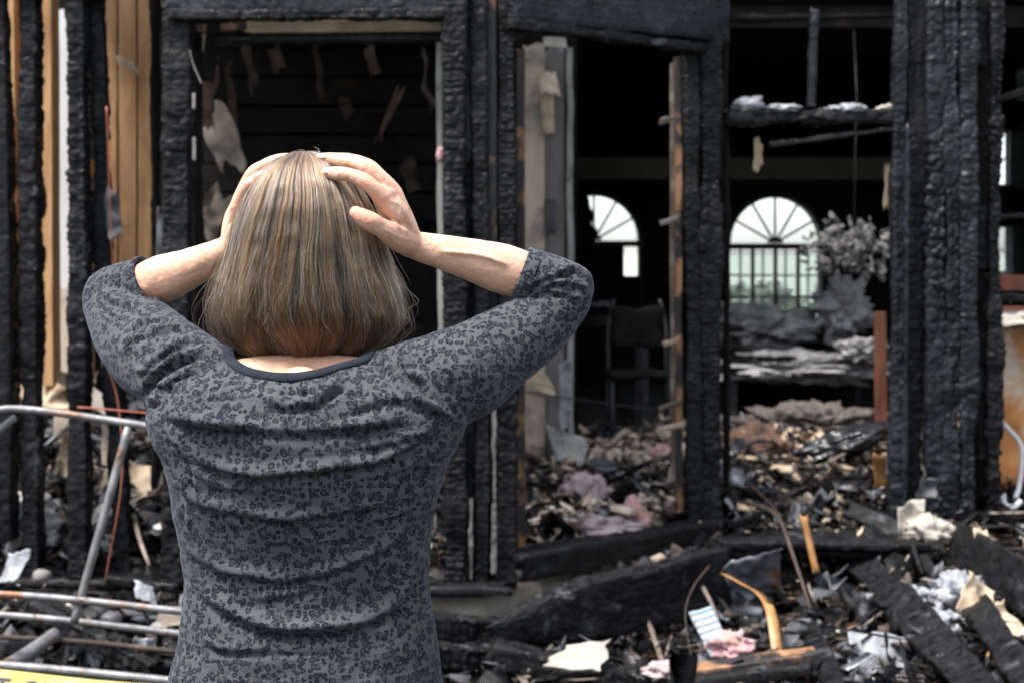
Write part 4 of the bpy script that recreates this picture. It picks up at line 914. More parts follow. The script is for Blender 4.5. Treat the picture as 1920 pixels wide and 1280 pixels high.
# rusted cabinet and white pipe at the right edge
cab = thing('rusted_cabinet', (P(1990, 0, 6.6)[0], 6.9, .40), 'rusted sheet metal cabinet at the right edge past the cladding', 'cabinet')
x0, x1 = P(1862, 0, 6.6)[0], P(2130, 0, 6.6)[0]; z0, z1 = P(0, 915, 6.6)[2], P(0, 606, 6.6)[2]
V, F = sheet_geo(((x0 + x1) / 2, 6.6, (z0 + z1) / 2), ((x1 - x0) / 2, 0, 0), (0, 0, -(z1 - z0) / 2), 26, 26, amp=.008, freq=3, ragged=.01, th=.004)
obj('front_panel', V, F, M['rust'], cab)
obj('carcass', *box(x0 + .01, x1, 6.62, 7.15, z0 - .03, z1 - .01), M['rust'], cab, smooth_=False)
obj('top_panel', *box(x0 - .01, x1 + .01, 6.58, 7.17, z1 + .012, z1 + .03), M['sheet_grey'], cab, smooth_=False)
sheet('rubble_flap', P(1895, 598, 6.6), (.12, 0, 0), (0, .06, .012), 'paper', None, label='scraps of pale plaster on top of the rusted cabinet', cat='scrap', amp=.03)
pipe('white_pipe', [P(1860, 775, 6.2), P(1893, 806, 6.15), P(1916, 840, 6.1), P(1912, 905, 6.05), P(1904, 934, 6.0)], .010, 'white_paint', None, label='bent white pipe in front of the rusted cabinet', cat='pipe')
pipe('pipe_elbow', [P(1880, 925, 6.0), P(1884, 945, 5.98), P(1900, 950, 5.96), P(1915, 938, 5.96)], .012, 'white_paint', None, label='short white pipe elbow on the rubble at the right edge', cat='pipe')

# --- pipe barrier in front of the left wall
bar_ = thing('barrier', (-1.2, 3.9, 0), 'fallen galvanised pipe frame standing at the left in front of the studs', 'barrier')
pipe('top_rail', [P(-170, 830, 3.86), P(-60, 790, 3.88), P(-5, 768, 3.9), P(80, 770, 3.9), P(290, 800, 3.9), P(420, 818, 3.9)], .0105, 'galv', bar_)
pipe('end_bend', [P(-60, 850, 3.9), P(0, 805, 3.92), P(28, 782, 3.92)], .010, 'galv', bar_)
pipe('strut', [P(241, 800, 3.9), P(190, 985, 3.85), P(138, 1168, 3.8)], .0115, 'galv', bar_)
pipe('rail', [P(-120, 1108, 3.8), P(100, 1120, 3.8), P(380, 1150, 3.8)], .0105, 'galv', bar_)
pipe('rail', [P(-120, 1144, 4.1), P(100, 1160, 4.1), P(380, 1192, 4.1)], .0105, 'galv', bar_)
pipe('bottom_rail', [P(-120, 1238, 3.6), P(100, 1254, 3.6), P(380, 1282, 3.6)], .0115, 'galv', bar_)
pipe('loose_pipe', [P(-60, 1290, 3.9), P(40, 1232, 4.15), P(104, 1188, 4.3)], .021, 'rustpipe' if 'rustpipe' in M else 'galv', None, label='short thick brownish pipe pointing up behind the lowest rail', cat='pipe')
pipe('frame_post', [P(-115, 1300, 3.6), P(-118, 800, 3.86)], .011, 'galv', bar_)
pipe('frame_post', [P(-115, 1600, 3.55), P(-115, 1240, 3.6)], .011, 'galv', bar_)
pipe('thin_rod', [P(-40, 1192, 4.3), P(150, 1202, 4.3), P(340, 1222, 4.3)], .008, 'rustbit', None, label='thin rusty rod low between the two pipe rails', cat='rod')

# --- caution tape, letters as flat print on it
M['tape'] = mat('yellow plastic tape', [(.35, (.80, .66, .06)), (.65, (.86, .80, .42))], 3, stretch=(1, 1, 3), rough=(.2, .35), bump=.3, bscale=9, bdist=.01)
M['ink'] = mat('faded black print', [(.3, (.06, .06, .09)), (.7, (.13, .13, .17))], 30, rough=(.5, .7), bump=0)
tp = thing('caution_tape', P(60, 1330, 3.5), 'yellow caution tape with dark lettering along the bottom left corner', 'tape')
def tape_pt(s, v, off=0):
    """s along in metres from the left, v 0 top .. 1 bottom"""
    a = P(-190, 1240, 3.5); b = P(420, 1291, 3.5); L = np.linalg.norm(b - a); t = (b - a) / L
    q = a + t * s; z = -v * .078
    return q + np.array((0, .010 * math.sin(s * 9) * (1 - v * .3) - off - .012 * v, z))
ns = 60; V = []; 
for o_ in (0, -.0004):
    for i in range(ns + 1):
        for j in range(5): V.append(tape_pt(i / ns * .80, j / 4, o_))
F = []; k = (ns + 1) * 5
for i in range(ns):
    for j in range(4):
        a = i * 5 + j; F += [(a, a + 1, a + 6, a + 5), (k + a, k + a + 5, k + a + 6, k + a + 1)]
obj('tape_band', V, F, M['tape'], tp)
def letters(text, s0, v0, size):
    cu = bpy.data.curves.new('text', 'FONT'); cu.body = text; cu.size = size; cu.space_character = 1.12; cu.shear = .28; cu.offset = .0009; cu.resolution_u = 3
    o = bpy.data.objects.new('text', cu); C.objects.link(o); dg = bpy.context.evaluated_depsgraph_get(); dg.update()
    me = bpy.data.meshes.new_from_object(o.evaluated_get(dg)); bpy.data.objects.remove(o)
    V = []
    for v in me.vertices:
        V.append(tape_pt(s0 + v.co.x, v0 - v.co.y / .078, .0012))
    F = [tuple(p_.vertices) for p_ in me.polygons]
    obj('lettering', V, F, M['ink'], tp, smooth_=False)
letters('DO NOT CROSS', -.022, .82, .066)

# ================================================================ litter nobody could count
SHARD = (np.array([(-1, -.6, -.2), (.8, -1, -.25), (1, .5, -.15), (-.7, .9, -.25), (-.8, -.5, .2), (.9, -.7, .25), (.7, .8, .15), (-1, .6, .25)]), np.array(BOXF))
def litter(name, n, region, size, mt, label, seed, flat=.5, long=1., lift=.03, zr=1., where=None, thin=.35):
    """n small broken pieces scattered over the rubble between region=(x0,x1,y0,y1)"""
    rg = np.random.default_rng(seed); x = rg.uniform(region[0], region[1], n * 3); y = rg.uniform(region[2], region[3], n * 3)
    keep = np.abs(x / y) < .42
    keep &= fbm(np.stack([x * 2.3, y * 2.3, x * 0], 1), seed, 3) + rg.normal(size=len(x)) * .35 > 0
    wy = wall_y(x); keep &= ~((y > wy - .1) & (y < wy + .06) & (x < .9))
    if where is not None: keep &= where(x, y)
    x, y = x[keep][:n], y[keep][:n]; n = len(x)
    z = terrain(x, y) + rg.random(n) ** 2 * lift * 2
    B = SHARD[0] * (1 + 0 * rg.random())
    V = B[None] * np.ones((n, 1, 1)) + rg.normal(size=(n, 8, 3)) * .22
    s = size[0] + (size[1] - size[0]) * rg.random(n) ** 2.2
    V = V * np.stack([s * long, s, s * thin * (.3 + rg.random(n))], 1)[:, None, :]
    V[..., 2] += .5 * V[..., 0] ** 2 / s[:, None] * rg.uniform(-.8, .8, n)[:, None] / max(1, long) ** 1.7
    ax, ay, az = rg.normal(size=n) * flat, rg.normal(size=n) * flat, rg.uniform(0, 6.283, n)
    def rot(V, i, j, a):
        c, s_ = np.cos(a)[:, None], np.sin(a)[:, None]; p, q = V[..., i] * c - V[..., j] * s_, V[..., i] * s_ + V[..., j] * c
        V = V.copy(); V[..., i], V[..., j] = p, q; return V
    V = rot(V, 1, 2, ax); V = rot(V, 0, 2, ay); V = rot(V, 0, 1, az)
    V = V + np.stack([x, y, z + s * .2], 1)[:, None, :]
    F = (SHARD[1][None] + (np.arange(n) * 8)[:, None, None]).reshape(-1, 4)
    return obj(name, V.reshape(-1, 3), F, M[mt], None, smooth_=False, kind='stuff', label=label, cat='litter')
REG = (-2.2, 2.4, 4.1, 8.6)
NEAR = (-2.0, 2.2, 4.2, 6.6)
litter('charcoal_litter', 15000, REG, (.006, .036), 'char', 'broken charcoal strewn over the whole rubble', 21, flat=.55, long=1.3, lift=.05)
litter('charcoal_chunks', 1700, NEAR, (.02, .07), 'char', 'larger charcoal chunks in the rubble', 22, flat=.6, long=1.7, lift=.05, thin=.5)
litter('tan_litter', 5200, REG, (.003, .022), 'tan', 'tan board crumbs across the rubble', 23, flat=.45, long=1.3, lift=.06, thin=.2)
litter('brown_litter', 5200, REG, (.004, .026), 'rustbit', 'rust brown bark and leaf scraps across the rubble', 24, flat=.45, long=1.4, lift=.06, thin=.2)
litter('grey_litter', 3800, REG, (.004, .030), 'greybit', 'grey ash flakes across the rubble', 25, flat=.5, long=1.2, lift=.06, thin=.3)
litter('white_litter', 3400, REG, (.003, .016), 'whitebit', 'white plaster crumbs across the rubble', 26, flat=.5, long=1.2, lift=.07, thin=.4)
litter('needle_litter', 7500, (-1.8, 2.2, 4.2, 7.2), (.0008, .0014), 'needle', 'pine needles fallen over the rubble', 27, flat=.25, long=46, lift=.06, thin=1.)
litter('splinter_litter', 300, (-2.0, 2.2, 4.2, 7.6), (.004, .009), 'scorched', 'orange wood splinters over the rubble', 28, flat=.3, long=9, lift=.06, thin=.8)
litter('black_splinter_litter', 1800, (-2.0, 2.2, 4.2, 7.0), (.004, .012), 'char', 'black splinters over the rubble', 29, flat=.4, long=9, lift=.07, thin=.8)
litter('plaster_litter', 2600, (-.05, 1.2, 5.3, 8.3), (.005, .040), 'dry_tan', 'tan plaster pieces on the bay floor', 30, flat=.35, long=1.3, lift=.04, thin=.2)
litter('paper_litter', 1500, (-.05, 2.2, 5.3, 8.3), (.008, .040), 'cardboard', 'paper scraps on the bay floor', 31, flat=.45, long=1.4, lift=.05, thin=.12)
litter('pink_litter', 400, (.05, .9, 5.5, 7.2), (.01, .04), 'pink_pale', 'pink insulation crumbs on the bay floor', 32, flat=.6, long=1.2, lift=.04, thin=.7)
litter('slate_litter', 420, (-2.0, 2.2, 4.2, 6.6), (.03, .075), 'sheet_grey', 'grey slates and sheet scraps in the rubble', 33, flat=.5, long=1.3, lift=.06, thin=.12)
litter('left_heap_litter', 1500, (-2.2, -.5, 5.25, 7.6), (.012, .05), 'greybit', 'grey scraps heaped behind the left studs', 34, flat=.6, long=1.4, lift=.08, thin=.3)
litter('left_tan_litter', 900, (-2.2, -.5, 5.25, 7.6), (.012, .05), 'tan', 'tan scraps heaped behind the left studs', 35, flat=.6, long=1.6, lift=.08, thin=.25)

litter('charred_lath_litter', 420, NEAR, (.006, .018), 'char', 'long charred laths lying criss-cross in the rubble', 41, flat=.22, long=15, lift=.09, thin=.8)
litter('bark_strip_litter', 260, (-1.9, 2.2, 4.3, 7.6), (.004, .010), 'tan', 'long pale bark and lath strips in the rubble', 42, flat=.22, long=14, lift=.09, thin=.6)
litter('flake_litter', 1500, (-2.0, 2.2, 4.2, 7.6), (.010, .040), 'greybit', 'thin curled grey flakes standing in the rubble', 43, flat=.9, long=1.4, lift=.08, thin=.06)
litter('leaf_litter', 900, (-2.0, 2.2, 4.2, 7.6), (.008, .026), 'tan', 'thin curled tan leaves and paper in the rubble', 44, flat=.8, long=1.6, lift=.08, thin=.06)

litter('bay_tan_litter', 2600, (-.05, .85, 5.3, 7.6), (.004, .038), 'dry_tan', 'pale tan scraps thick on the bay floor', 45, flat=.5, long=1.8, lift=.07, thin=.15)
litter('bay_pale_litter', 1200, (-.05, 1.9, 5.4, 8.0), (.005, .03), 'cardboard', 'cream scraps thick on the bay floor', 46, flat=.5, long=1.5, lift=.08, thin=.2)
# burnt floor slab roofing the black gap
V, F = sheet_geo(P(1545, 1016, 5.62), (.42, 0, 0), (0, .19, .0), 30, 14, amp=.012, th=.03, ragged=.10)
obj('floor_slab', V, F, M['char'], H)
# ================================================================ the person
YP = 2.0
def pp(x, y, Y=YP): return P(x, y, Y)
person = thing('person', (P(575, 0, 2.0)[0], 2.0, 0), 'woman seen from behind in grey leopard print top, both hands clasping her blond head', 'person')

# --- materials
def skin_mat():
    m = bpy.data.materials.new('skin'); m.use_nodes = True; t = m.node_tree; N = t.nodes; L = t.links; b = N['Principled BSDF']
    tc = N.new('ShaderNodeTexCoord')
    n = N.new('ShaderNodeTexNoise'); n.inputs['Scale'].default_value = 22; n.inputs['Detail'].default_value = 8; n.inputs['Roughness'].default_value = .7
    L.new(tc.outputs['Object'], n.inputs['Vector'])
    cr = N.new('ShaderNodeValToRGB'); e = cr.color_ramp.elements
    e[0].position, e[0].color = .25, (.50, .275, .180, 1); e[1].position, e[1].color = .62, (.64, .405, .285, 1)
    L.new(n.outputs['Fac'], cr.inputs['Fac'])
    n2 = N.new('ShaderNodeTexNoise'); n2.inputs['Scale'].default_value = 130; n2.inputs['Detail'].default_value = 3; L.new(tc.outputs['Object'], n2.inputs['Vector'])
    r2 = N.new('ShaderNodeMapRange'); r2.inputs['From Min'].default_value = .64; r2.inputs['From Max'].default_value = .74; r2.inputs['To Max'].default_value = .35
    L.new(n2.outputs['Fac'], r2.inputs['Value'])
    mx = N.new('ShaderNodeMix'); mx.data_type = 'RGBA'; mx.inputs[7].default_value = (.30, .12, .07, 1); L.new(r2.outputs[0], mx.inputs[0])
    fl = N.new('ShaderNodeAttribute'); fl.attribute_name = 'flush'; mf = N.new('ShaderNodeMix'); mf.data_type = 'RGBA'; mf.inputs[7].default_value = (.60, .25, .19, 1)
    L.new(fl.outputs['Fac'], mf.inputs[0]); L.new(cr.outputs[0], mf.inputs[6]); L.new(mf.outputs[2], mx.inputs[6])
    L.new(mx.outputs[2], b.inputs['Base Color'])
    b.inputs['Roughness'].default_value = .48; b.inputs['Specular IOR Level'].default_value = .45
    b.inputs['Subsurface Weight'].default_value = .25; b.inputs['Subsurface Radius'].default_value = (1, .3, .15); b.inputs['Subsurface Scale'].default_value = .006
    v = N.new('ShaderNodeTexVoronoi'); v.feature = 'DISTANCE_TO_EDGE'; v.inputs['Scale'].default_value = 480; L.new(tc.outputs['Object'], v.inputs['Vector'])
    n3 = N.new('ShaderNodeTexNoise'); n3.inputs['Scale'].default_value = 150; n3.inputs['Detail'].default_value = 6
    L.new(tc.outputs['Object'], n3.inputs['Vector'])
    ad = N.new('ShaderNodeMath'); ad.operation = 'MULTIPLY_ADD'; ad.inputs[1].default_value = .5; L.new(v.outputs[0], ad.inputs[0]); L.new(n3.outputs['Fac'], ad.inputs[2])
    bp = N.new('ShaderNodeBump'); bp.inputs['Strength'].default_value = .8; bp.inputs['Distance'].default_value = .0018
    L.new(ad.outputs[0], bp.inputs['Height']); L.new(bp.outputs[0], b.inputs['Normal'])
    return m
def knit_mat():
    """grey knit with a printed leopard pattern of dark rings round plum centres"""
    m = bpy.data.materials.new('leopard knit'); m.use_nodes = True; t = m.node_tree; N = t.nodes; L = t.links; b = N['Principled BSDF']
    tc = N.new('ShaderNodeTexCoord')
    def nd(k, **a):
        x = N.new(k)
        for q, v in a.items(): setattr(x, q, v)
        return x
    def mth(op, a, b_=None, c=None, clamp=False):
        x = nd('ShaderNodeMath', operation=op); x.use_clamp = clamp
        for i, q in enumerate((a, b_, c)):
            if q is None: continue
            if isinstance(q, (int, float)): x.inputs[i].default_value = q
            else: L.new(q, x.inputs[i])
        return x.outputs[0]
    at = nd('ShaderNodeAttribute'); at.attribute_name = 'rest'
    vec = at.outputs['Vector']
    wn = nd('ShaderNodeTexNoise'); wn.inputs['Scale'].default_value = 75; wn.inputs['Detail'].default_value = 2; L.new(vec, wn.inputs['Vector'])
    sb = nd('ShaderNodeVectorMath', operation='SUBTRACT'); sb.inputs[1].default_value = (.5, .5, .5); L.new(wn.outputs['Color'], sb.inputs[0])
    sc_ = nd('ShaderNodeVectorMath', operation='SCALE'); sc_.inputs['Scale'].default_value = .0065; L.new(sb.outputs[0], sc_.inputs[0])
    ad = nd('ShaderNodeVectorMath', operation='ADD'); L.new(vec, ad.inputs[0]); L.new(sc_.outputs[0], ad.inputs[1])
    mp = nd('ShaderNodeMapping'); mp.inputs['Scale'].default_value = (1, .6, 1.1); L.new(ad.outputs[0], mp.inputs['Vector'])
    vo = nd('ShaderNodeTexVoronoi'); vo.inputs['Scale'].default_value = 118; vo.inputs['Randomness'].default_value = .8; L.new(mp.outputs[0], vo.inputs['Vector'])
    d = vo.outputs['Distance']
    sep = nd('ShaderNodeSeparateColor'); L.new(vo.outputs['Color'], sep.inputs[0])
    size = mth('MULTIPLY_ADD', sep.outputs[0], .22, .47)
    outer = mth('SUBTRACT', size, d); outer = mth('MULTIPLY', outer, 14., clamp=True)
    inner_r = mth('SUBTRACT', size, .27)
    inner = mth('SUBTRACT', inner_r, d); inner = mth('MULTIPLY', inner, 14., clamp=True)
    gap = nd('ShaderNodeTexNoise'); gap.inputs['Scale'].default_value = 110; gap.inputs['Detail'].default_value = 1; L.new(vec, gap.inputs['Vector'])
    gp = mth('MULTIPLY', mth('SUBTRACT', gap.outputs['Fac'], .36), 9., clamp=True)
    ring = mth('MULTIPLY', mth('SUBTRACT', outer, inner, clamp=True), gp)
    tone = nd('ShaderNodeTexNoise'); tone.inputs['Scale'].default_value = 10; tone.inputs['Detail'].default_value = 3; L.new(vec, tone.inputs['Vector'])
    def mix(f, a, b_):
        x = nd('ShaderNodeMix', data_type='RGBA')
        for i, q in ((0, f), (6, a), (7, b_)):
            if isinstance(q, tuple): x.inputs[i].default_value = (*q, 1)
            elif isinstance(q, (int, float)): x.inputs[i].default_value = q
            else: L.new(q, x.inputs[i])
        return x.outputs[2]
    base = mix(tone.outputs['Fac'], (.044, .045, .050), (.078, .080, .087))
    c1 = mix(inner, base, (.034, .033, .039))
    c2 = mix(ring, c1, (.009, .011, .017))
    # knit: tiny columns and rows
    sx = nd('ShaderNodeSeparateXYZ'); L.new(vec, sx.inputs[0])
    kn = nd('ShaderNodeTexNoise'); kn.inputs['Scale'].default_value = 60; L.new(vec, kn.inputs['Vector'])
    row = mth('SINE', mth('MULTIPLY_ADD', sx.outputs['Z'], 3900., mth('MULTIPLY', kn.outputs['Fac'], 6.)))
    colm = mth('SINE', mth('MULTIPLY', mth('ADD', sx.outputs['X'], sx.outputs['Y']), 3600.))
    kf = mth('MULTIPLY', mth('ADD', row, mth('MULTIPLY', colm, .6)), .5)
    h = nd('ShaderNodeTexNoise'); h.inputs['Scale'].default_value = 420; h.inputs['Detail'].default_value = 3; L.new(vec, h.inputs['Vector'])
    kf2 = mth('MULTIPLY_ADD', h.outputs['Fac'], 1.2, kf)
    shade = mth('MULTIPLY_ADD', kf2, .26, .88)
    fin = nd('ShaderNodeMix', data_type='RGBA', blend_type='MULTIPLY'); fin.inputs[0].default_value = 1; L.new(c2, fin.inputs[6])
    cb = nd('ShaderNodeCombineColor'); [L.new(shade, cb.inputs[i]) for i in range(3)]; L.new(cb.outputs[0], fin.inputs[7])
    L.new(fin.outputs[2], b.inputs['Base Color'])
    b.inputs['Roughness'].default_value = .9; b.inputs['Sheen Weight'].default_value = .1; b.inputs['Sheen Roughness'].default_value = .4
    b.inputs['Sheen Tint'].default_value = (.6, .7, .9, 1); b.inputs['Specular IOR Level'].default_value = .15
    fw = nd('ShaderNodeTexNoise'); fw.inputs['Scale'].default_value = 38; fw.inputs['Detail'].default_value = 4
    mp2 = nd('ShaderNodeMapping'); mp2.inputs['Scale'].default_value = (.45, .6, 1.5); L.new(vec, mp2.inputs['Vector']); L.new(mp2.outputs[0], fw.inputs['Vector'])
    hh = mth('MULTIPLY_ADD', kf2, .035, fw.outputs['Fac'])
    bp = nd('ShaderNodeBump'); bp.inputs['Strength'].default_value = .5; bp.inputs['Distance'].default_value = .008; L.new(hh, bp.inputs['Height']); L.new(bp.outputs[0], b.inputs['Normal'])
    return m
M['skin'] = skin_mat(); M['knit'] = knit_mat()
M['neckband'] = mat('dark ribbed neckband', [(.3, (.007, .010, .016)), (.7, (.015, .020, .030))], 40, rough=(.8, .95), bump=.3, bscale=500, bdist=.002, spec=.2)
M['denim'] = mat('dark denim', [(.3, (.012, .017, .03)), (.7, (.03, .04, .065))], 60, rough=(.8, .95), bump=.3, bscale=400)
M['shoe'] = mat('black shoe leather', [(.3, (.01, .01, .01)), (.7, (.025, .024, .023))], 20, rough=(.4, .6), bump=.2)
M['nail'] = mat('fingernail', [(.3, (.42, .26, .21)), (.7, (.50, .33, .28))], 20, rough=(.35, .45), bump=0, spec=.4)

# --- helpers
def remesh(parts, voxel, smooth_it, fac=.5):
    mb = MB()
    for V, F in parts: mb.add(V, F)
    me = raw_mesh('tmp', mb.verts(), mb.F); o = bpy.data.objects.new('tmp', me); C.objects.link(o)
    r = o.modifiers.new('r', 'REMESH'); r.mode = 'VOXEL'; r.voxel_size = voxel
    if smooth_it:
        s = o.modifiers.new('s', 'SMOOTH'); s.iterations = smooth_it; s.factor = fac
    dg = bpy.context.evaluated_depsgraph_get(); dg.update()
    ev = o.evaluated_get(dg); m2 = bpy.data.meshes.new_from_object(ev)
    V = np.empty(len(m2.vertices) * 3, np.float32); m2.vertices.foreach_get('co', V); V = V.reshape(-1, 3).astype(float)
    nl = np.array([p_.loop_total for p_ in m2.polygons]); vi = np.empty(len(m2.loops), np.int32); m2.loops.foreach_get('vertex_index', vi)
    if (nl == 4).all(): F = vi.reshape(-1, 4)
    else:
        F = []; k = 0
        for q in nl: F.append(tuple(vi[k:k + q])); k += q
    bpy.data.objects.remove(o); bpy.data.meshes.remove(m2); bpy.data.meshes.remove(me)
    return V, F

def limb(rows, n=40, m=20, up=(0, 0, 1)):
    """rows (px, py, Y, r metres, squash)"""
    rows = [tuple(r) + ((1.,) if len(r) == 4 else ()) for r in rows]
    A = np.array([list(P(*r[:3])) + [r[3], r[4]] for r in rows]); S = spline(A, n)
    # rounded ends
    p = S[:, :3]; r = S[:, 3]; q = S[:, 4]
    t0, t1 = unit(p[0] - p[1]), unit(p[-1] - p[-2]); k = np.array([.35, .7, .92])
    pre = [p[0] + t0 * r[0] * math.sqrt(max(0, 1 - x * x)) for x in k]; post = [p[-1] + t1 * r[-1] * math.sqrt(max(0, 1 - x * x)) for x in k[::-1]]
    p = np.vstack([pre, p, post]); r = np.concatenate([r[0] * k, r, r[-1] * k[::-1]]); q = np.concatenate([np.ones(3) * q[0], q, np.ones(3) * q[-1]])
    return tube(p, r, m, squash=q, up=up)

def torso(rows, grow=0., n=60, m=48, e=2.3):
    """rows: (row, left col, right col, back Y, front Y) cross-sections at distance 2"""
    A = []
    for (y, l, r, yb, yf) in rows:
        a, b = pp(l, y), pp(r, y); A.append(((a[0] + b[0]) / 2, (b[0] - a[0]) / 2, yb, yf, a[2]))
    S = spline(A, n); th = np.linspace(0, 2 * math.pi, m, endpoint=False); V = []
    for cx, hw, yb, yf, z in S:
        cy, hd = (yb + yf) / 2, (yf - yb) / 2
        V.append(np.stack([cx + (hw + grow) * np.sign(np.cos(th)) * np.abs(np.cos(th)) ** (2 / e), cy + (hd + grow) * np.sign(np.sin(th)) * np.abs(np.sin(th)) ** (2 / e), np.full(m, z)], 1))
    V = np.vstack(V); F = [(i * m + j, (i + 1) * m + j, (i + 1) * m + (j + 1) % m, i * m + (j + 1) % m) for i in range(n - 1) for j in range(m)]
    V = np.vstack([V, V[:m].mean(0), V[-m:].mean(0)]); a, b = len(V) - 2, len(V) - 1
    F += [(a, j, (j + 1) % m) for j in range(m)] + [(b, (n - 1) * m + (j + 1) % m, (n - 1) * m + j) for j in range(m)]
    return V, F

TORSO = [(662, 462, 685, 1.965, 2.05), (676, 410, 738, 1.935, 2.07), (694, 355, 812, 1.912, 2.09), (730, 300, 868, 1.890, 2.10), (780, 279, 878, 1.880, 2.115), (830, 294, 862, 1.878, 2.125),
         (880, 314, 838, 1.884, 2.125), (960, 328, 816, 1.896, 2.115), (1040, 341, 806, 1.908, 2.11), (1110, 344, 806, 1.912, 2.11), (1180, 336, 816, 1.905, 2.11),
         (1280, 317, 831, 1.893, 2.115), (1380, 300, 850, 1.882, 2.115), (1420, 298, 852, 1.880, 2.115)]
# sleeves
R_UP = [(700, 730, 1.995, .052), (785, 722, 2.0, .066), (860, 702, 2.02, .069), (930, 660, 2.05, .060), (1000, 612, 2.08, .052), (1050, 566, 2.10, .0445), (1062, 546, 2.10, .042)]
R_FO = [(1064, 540, 2.10, .0410), (1030, 528, 2.095, .0405), (985, 514, 2.085, .0395), (950, 503, 2.08, .0385)]
L_UP = [(440, 728, 1.995, .050), (376, 714, 2.005, .061), (305, 672, 2.07, .067), (250, 622, 2.15, .062), (218, 576, 2.21, .050), (208, 556, 2.22, .045)]
L_FO = [(209, 550, 2.22, .0435), (240, 541, 2.205, .043), (282, 529, 2.18, .0415), (318, 517, 2.16, .040)]
shV, shF = remesh([torso(TORSO), limb(R_UP), limb(R_FO), limb(L_UP), limb(L_FO)], .0034, 10)

def vnormals(V, F):
    F = np.asarray(F); a, b, c, d = (V[F[:, i]] for i in range(4)); n = np.cross(c - a, d - b); N_ = np.zeros_like(V)
    for i in range(4): np.add.at(N_, F[:, i], n)
    return N_ / np.maximum(1e-12, np.linalg.norm(N_, axis=1))[:, None]
shN = vnormals(shV, shF)
rest = shV.copy()
pxs = shV[:, 0] / shV[:, 1] * FPX + CXP; pys = HYP - (shV[:, 2] - CAMH) / shV[:, 1] * FPX
back = smooth(.1, -.35, shN[:, 1])                       # surface turned to the back

def poly_dist(pts, X, Y, n=70):
    """signed distance (positive on the lower side) and position 0..1 along the crease"""
    c = spline(pts, n); best = np.full(X.shape, 1e9); sg = np.zeros(X.shape); tt = np.zeros(X.shape)
    for i in range(n - 1):
        a, b = c[i], c[i + 1]; d = b - a; L2 = d @ d + 1e-9
        t = np.clip(((X - a[0]) * d[0] + (Y - a[1]) * d[1]) / L2, 0, 1)
        qx, qy = X - a[0] - t * d[0], Y - a[1] - t * d[1]; r = np.hypot(qx, qy)
        s = np.sign(d[0] * qy - d[1] * qx); m_ = r < best
        best = np.where(m_, r, best); sg = np.where(m_, s, sg); tt = np.where(m_, (i + t) / (n - 1), tt)
    return best * np.where(sg == 0, 1, sg), tt
# creases: polyline left to right in photo pixels, height mm, half-width px
FOLDS = [
    ([(487, 752), (530, 765), (580, 764), (625, 738), (650, 715)], 8, 11), ([(505, 727), (560, 738), (612, 728)], 4, 7),
    ([(285, 778), (362, 800), (456, 808), (550, 812), (640, 808), (706, 800), (770, 792)], 13, 12),
    ([(610, 790), (690, 765), (740, 752), (800, 768), (850, 790)], 6, 11),
    ([(295, 838), (394, 880), (487, 892), (580, 890), (675, 877), (737, 858), (830, 808)], 11, 11),
    ([(640, 850), (720, 838), (780, 820), (845, 795)], 5, 9),
    ([(320, 910), (378, 947), (456, 970), (550, 978), (612, 971), (690, 955), (760, 925)], 9, 11),
    ([(330, 1010), (390, 1062), (460, 1085), (550, 1090), (640, 1068), (720, 1035), (800, 960)], 8, 11),
    ([(470, 1130), (540, 1118), (620, 1104)], 4, 9),
    ([(355, 1085), (395, 1130), (450, 1166), (525, 1186), (640, 1184), (715, 1158), (765, 1115), (806, 1040)], 12, 13),
    ([(360, 1200), (430, 1222), (560, 1226), (660, 1215)], 4, 11), ([(500, 1020), (580, 1025), (660, 1012)], 3, 9), ([(690, 900), (760, 880), (815, 845)], 4, 8),
    ([(700, 985), (760, 960), (805, 915)], 4, 8), ([(345, 880), (420, 915), (500, 925)], 3, 7),
    ([(868, 802), (800, 842), (730, 880)], 3.5, 6), ([(850, 830), (800, 880), (775, 950)], 3, 6), ([(300, 800), (350, 860), (370, 930)], 3.5, 6), ([(312, 850), (345, 930), (352, 1000)], 3, 6),
    ([(655, 700), (690, 740), (700, 790)], 4, 7), ([(440, 700), (410, 730), (350, 750)], 4, 7),
    # left shoulder and sleeve
    ([(272, 745), (292, 712), (335, 682), (405, 662)], 9, 9), ([(262, 712), (283, 686), (326, 655), (395, 640)], 8, 8), ([(236, 672), (246, 646), (289, 626), (340, 618)], 6, 8),
    ([(230, 618), (289, 606), (326, 612), (366, 630)], 6, 7), ([(164, 540), (206, 560), (246, 575), (290, 596)], 6, 7), ([(170, 552), (200, 585), (240, 600)], 4, 7),
    ([(300, 735), (330, 712), (375, 690)], 5, 7), ([(275, 770), (300, 745), (318, 720)], 7, 8),
    # right shoulder and sleeve
    ([(700, 655), (722, 692), (752, 735), (800, 768), (868, 796)], 8, 8), ([(742, 640), (756, 682), (790, 722), (850, 778)], 7, 7), ([(722, 650), (740, 672), (745, 705)], 4, 6),
    ([(815, 655), (832, 700), (833, 745), (872, 792)], 5, 5), ([(880, 610), (905, 640), (912, 690)], 2.5, 7),
    ([(977, 549), (1021, 527), (1077, 508), (1112, 530)], 8, 7), ([(999, 540), (1052, 531), (1104, 545)], 5, 6), ([(968, 520), (990, 497), (1030, 482)], 3, 4), ([(990, 560), (1040, 550), (1095, 572)], 4, 7),
]
disp = np.zeros(len(shV))
